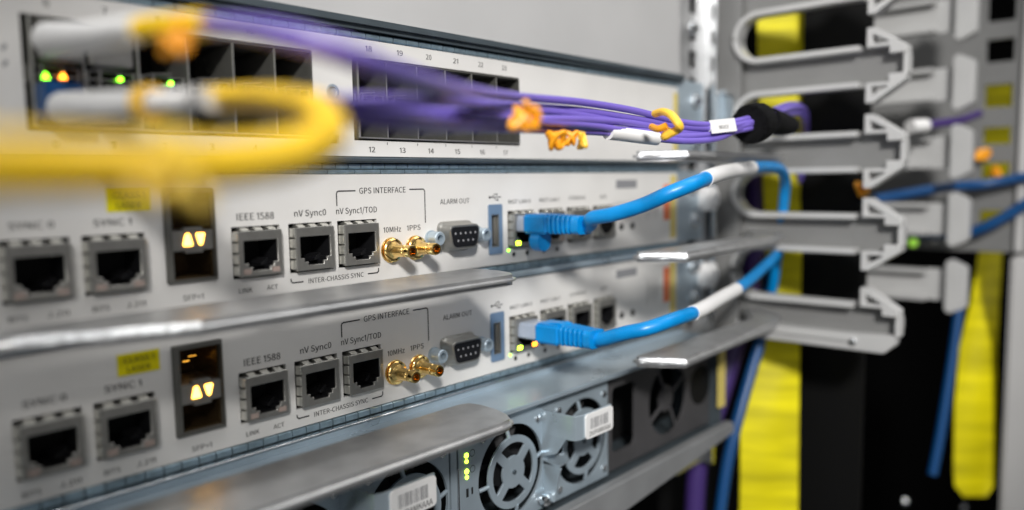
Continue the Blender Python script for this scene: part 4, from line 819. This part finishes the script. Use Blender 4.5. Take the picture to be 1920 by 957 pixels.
finger_set(440, -103, -16, [110.5, 64, 17.5, -29, -75.5], 'grey fingered cable manager standing behind the first one', 2, solid=True, web=LGREYP)

# ------------------------------------------------------------------ hanging tape, cables and dark panels
def ribbon(rows, th=0.6):                                   # rows: (left pixel, right pixel, py, depth left, depth right)
    bb = bmesh.new(); F = []; B_ = []
    for l, r, y, d0, d1 in rows:
        row = [at(l+(r-l)*k/6, y, d0+(d1-d0)*k/6+1.0*math.sin(k*1.1+y*0.01)) for k in range(7)]
        F.append([bb.verts.new(p) for p in row]); B_.append([bb.verts.new(p+fwd*th) for p in row])
    for i in range(len(F)-1):
        for k in range(6):
            bb.faces.new((F[i][k], F[i][k+1], F[i+1][k+1], F[i+1][k])); bb.faces.new((B_[i][k+1], B_[i][k], B_[i+1][k], B_[i+1][k+1]))
        bb.faces.new((F[i][0], F[i+1][0], B_[i+1][0], B_[i][0])); bb.faces.new((F[i][6], B_[i][6], B_[i+1][6], F[i+1][6]))
    for k in range(6):
        bb.faces.new((F[0][k], B_[0][k], B_[0][k+1], F[0][k+1])); bb.faces.new((F[-1][k], F[-1][k+1], B_[-1][k+1], B_[-1][k]))
    bmesh.ops.recalc_face_normals(bb, faces=bb.faces)
    b = MB(); return b.merge(bb)
rows = [(1418, 1514, -60, 505, 500), (1420, 1512, 80, 505, 500), (1424, 1510, 200, 505, 500), (1430, 1507, 330, 505, 500), (1436, 1504, 450, 505, 500), (1440, 1502, 560, 505, 500), (1428, 1500, 660, 500, 497), (1402, 1499, 730, 496, 494), (1388, 1498, 810, 494, 492), (1388, 1497, 900, 494, 492), (1384, 1496, 1100, 494, 492)]
props(obj('warning_tape', ribbon(rows), TAPE, ang=60), 'broad yellow printed tape hanging behind the first grey fingers', 'yellow tape', 'yellow tapes')
rows = [(1845, 1898, 120, 650, 650), (1843, 1896, 300, 650, 650), (1836, 1880, 470, 640, 640), (1822, 1874, 560, 620, 620), (1800, 1870, 650, 600, 600), (1790, 1868, 760, 596, 596), (1788, 1866, 880, 596, 596), (1790, 1864, 912, 596, 596), (1806, 1850, 932, 596, 596)]
props(obj('warning_tape', ribbon(rows), TAPE, ang=60), 'yellow printed tape with rounded lower end at the far right', 'yellow tape', 'yellow tapes')
def cord(name, pts, r, M, label, cat='cable', grp=None):
    b = MB(); b.tube([at(*p) for p in pts], r, 12, 6); return props(obj(name, b, M), label, cat, grp)
G_ = 'loose cables hanging behind the fingers'
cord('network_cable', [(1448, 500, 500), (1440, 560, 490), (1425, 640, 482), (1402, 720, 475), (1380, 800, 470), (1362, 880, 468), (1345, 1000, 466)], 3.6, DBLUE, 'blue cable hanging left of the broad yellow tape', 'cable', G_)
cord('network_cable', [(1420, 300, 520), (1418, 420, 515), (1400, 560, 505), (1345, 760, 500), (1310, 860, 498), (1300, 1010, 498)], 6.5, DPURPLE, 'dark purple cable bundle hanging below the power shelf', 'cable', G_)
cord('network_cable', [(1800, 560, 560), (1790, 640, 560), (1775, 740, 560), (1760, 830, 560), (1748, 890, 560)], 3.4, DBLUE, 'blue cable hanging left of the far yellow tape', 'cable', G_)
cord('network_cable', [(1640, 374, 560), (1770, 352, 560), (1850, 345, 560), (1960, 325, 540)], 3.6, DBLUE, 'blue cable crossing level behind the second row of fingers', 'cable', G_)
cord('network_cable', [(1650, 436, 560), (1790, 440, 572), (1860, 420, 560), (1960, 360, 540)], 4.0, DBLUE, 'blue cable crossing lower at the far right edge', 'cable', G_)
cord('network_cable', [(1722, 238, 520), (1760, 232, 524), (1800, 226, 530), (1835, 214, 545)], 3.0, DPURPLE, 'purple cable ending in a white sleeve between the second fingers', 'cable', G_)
b = MB(); b.tube([at(1706, 238, 515), at(1735, 236, 520)], 4.6, 14, 4); props(obj('marker_sleeve', b, WHITE), 'white sleeve end on the short purple cable between the second fingers', 'cable sleeve')
bk = thing('side_panel', (345, 30, -200), 'black panel closing the space behind the first grey fingers', 'panel')
b = MB(); b.box(290, 395, 45, 48, -420, 260); obj('sheet', b, RUBBER, bk)
b = MB(); b.box(338, 341, -70, -30, -420, 260, 0.6); b.box(338, 352, -31, -28, -420, 260, 0.6); obj('flange', b, RUBBER, bk)
fr = thing('far_rack_panel', (500, -140, -60), 'grey slotted panel of the next rack at the right edge', 'rack panel')
hs = [[(-115, a), (-97.5, a), (-97.5, c), (-115, c)] for a, c in ((112, 140), (83, 99.5), (50.5, 67), (23.5, 36), (-6, 10), (-36, -25))]
b = MB(); b.prism('yz', [(-170, -56), (-2, -56), (-2, 260), (-170, 260)], 505, 508, hs, bev=0.3, seg=1); obj('sheet', b, GREYP, fr)
b = MB(); b.box(500, 507.5, -126, -121, -55, 260, 0.6); obj('upright_fold', b, GREYPOST, fr)
b = MB(); b.box(503, 535, -190, -118.5, -420, -58.5, 2.0, 3); props(obj('rack_upright', b, GREYPOST), 'pale grey upright post in the lower right corner', 'rack post')
for px, py, d, r, M, lab in ((1842, 290, 565, 4, ORANGE, 'orange tie at the far right, upper of a pair'), (1866, 322, 565, 3.6, ORANGE, 'orange tie at the far right, lower of a pair'), (1618, 356, 470, 4.5, ORANGE, 'dim orange tie in the slot beside the black panel')):
    knot(px, py, d, r, M, lab, int(px))
b = MB(); b.sphere(at(1712, 455, 560), 3.4); props(obj('indicator_light', b, mat('dim_green_light', (0.2, 0.4, 0.05), 0.4, emit=(0.35, 0.7, 0.06), estr=0.55)), 'dim green light behind the second row of fingers', 'light')
for px, py, lab in ((1697, 940, 'small pale bolt in the dark at the bottom, left of two'), (1806, 952, 'small pale bolt in the dark at the bottom, right of two')):
    p = at(px, py, 680); b = MB(); b.lathe([(0, 3.2), (1.5, 3.0), (2.6, 1.5), (2.8, 0.01)], p, -fwd, 16); props(obj('bolt', b, BRIGHT), lab, 'bolt', 'bolts in the dark')
# dark room behind
b = MB(); b.box(1100, 1110, -900, 1200, -900, 900); b.box(-200, 1100, 300, 310, -900, 900); obj('backdrop', b, BACK, kind='structure')
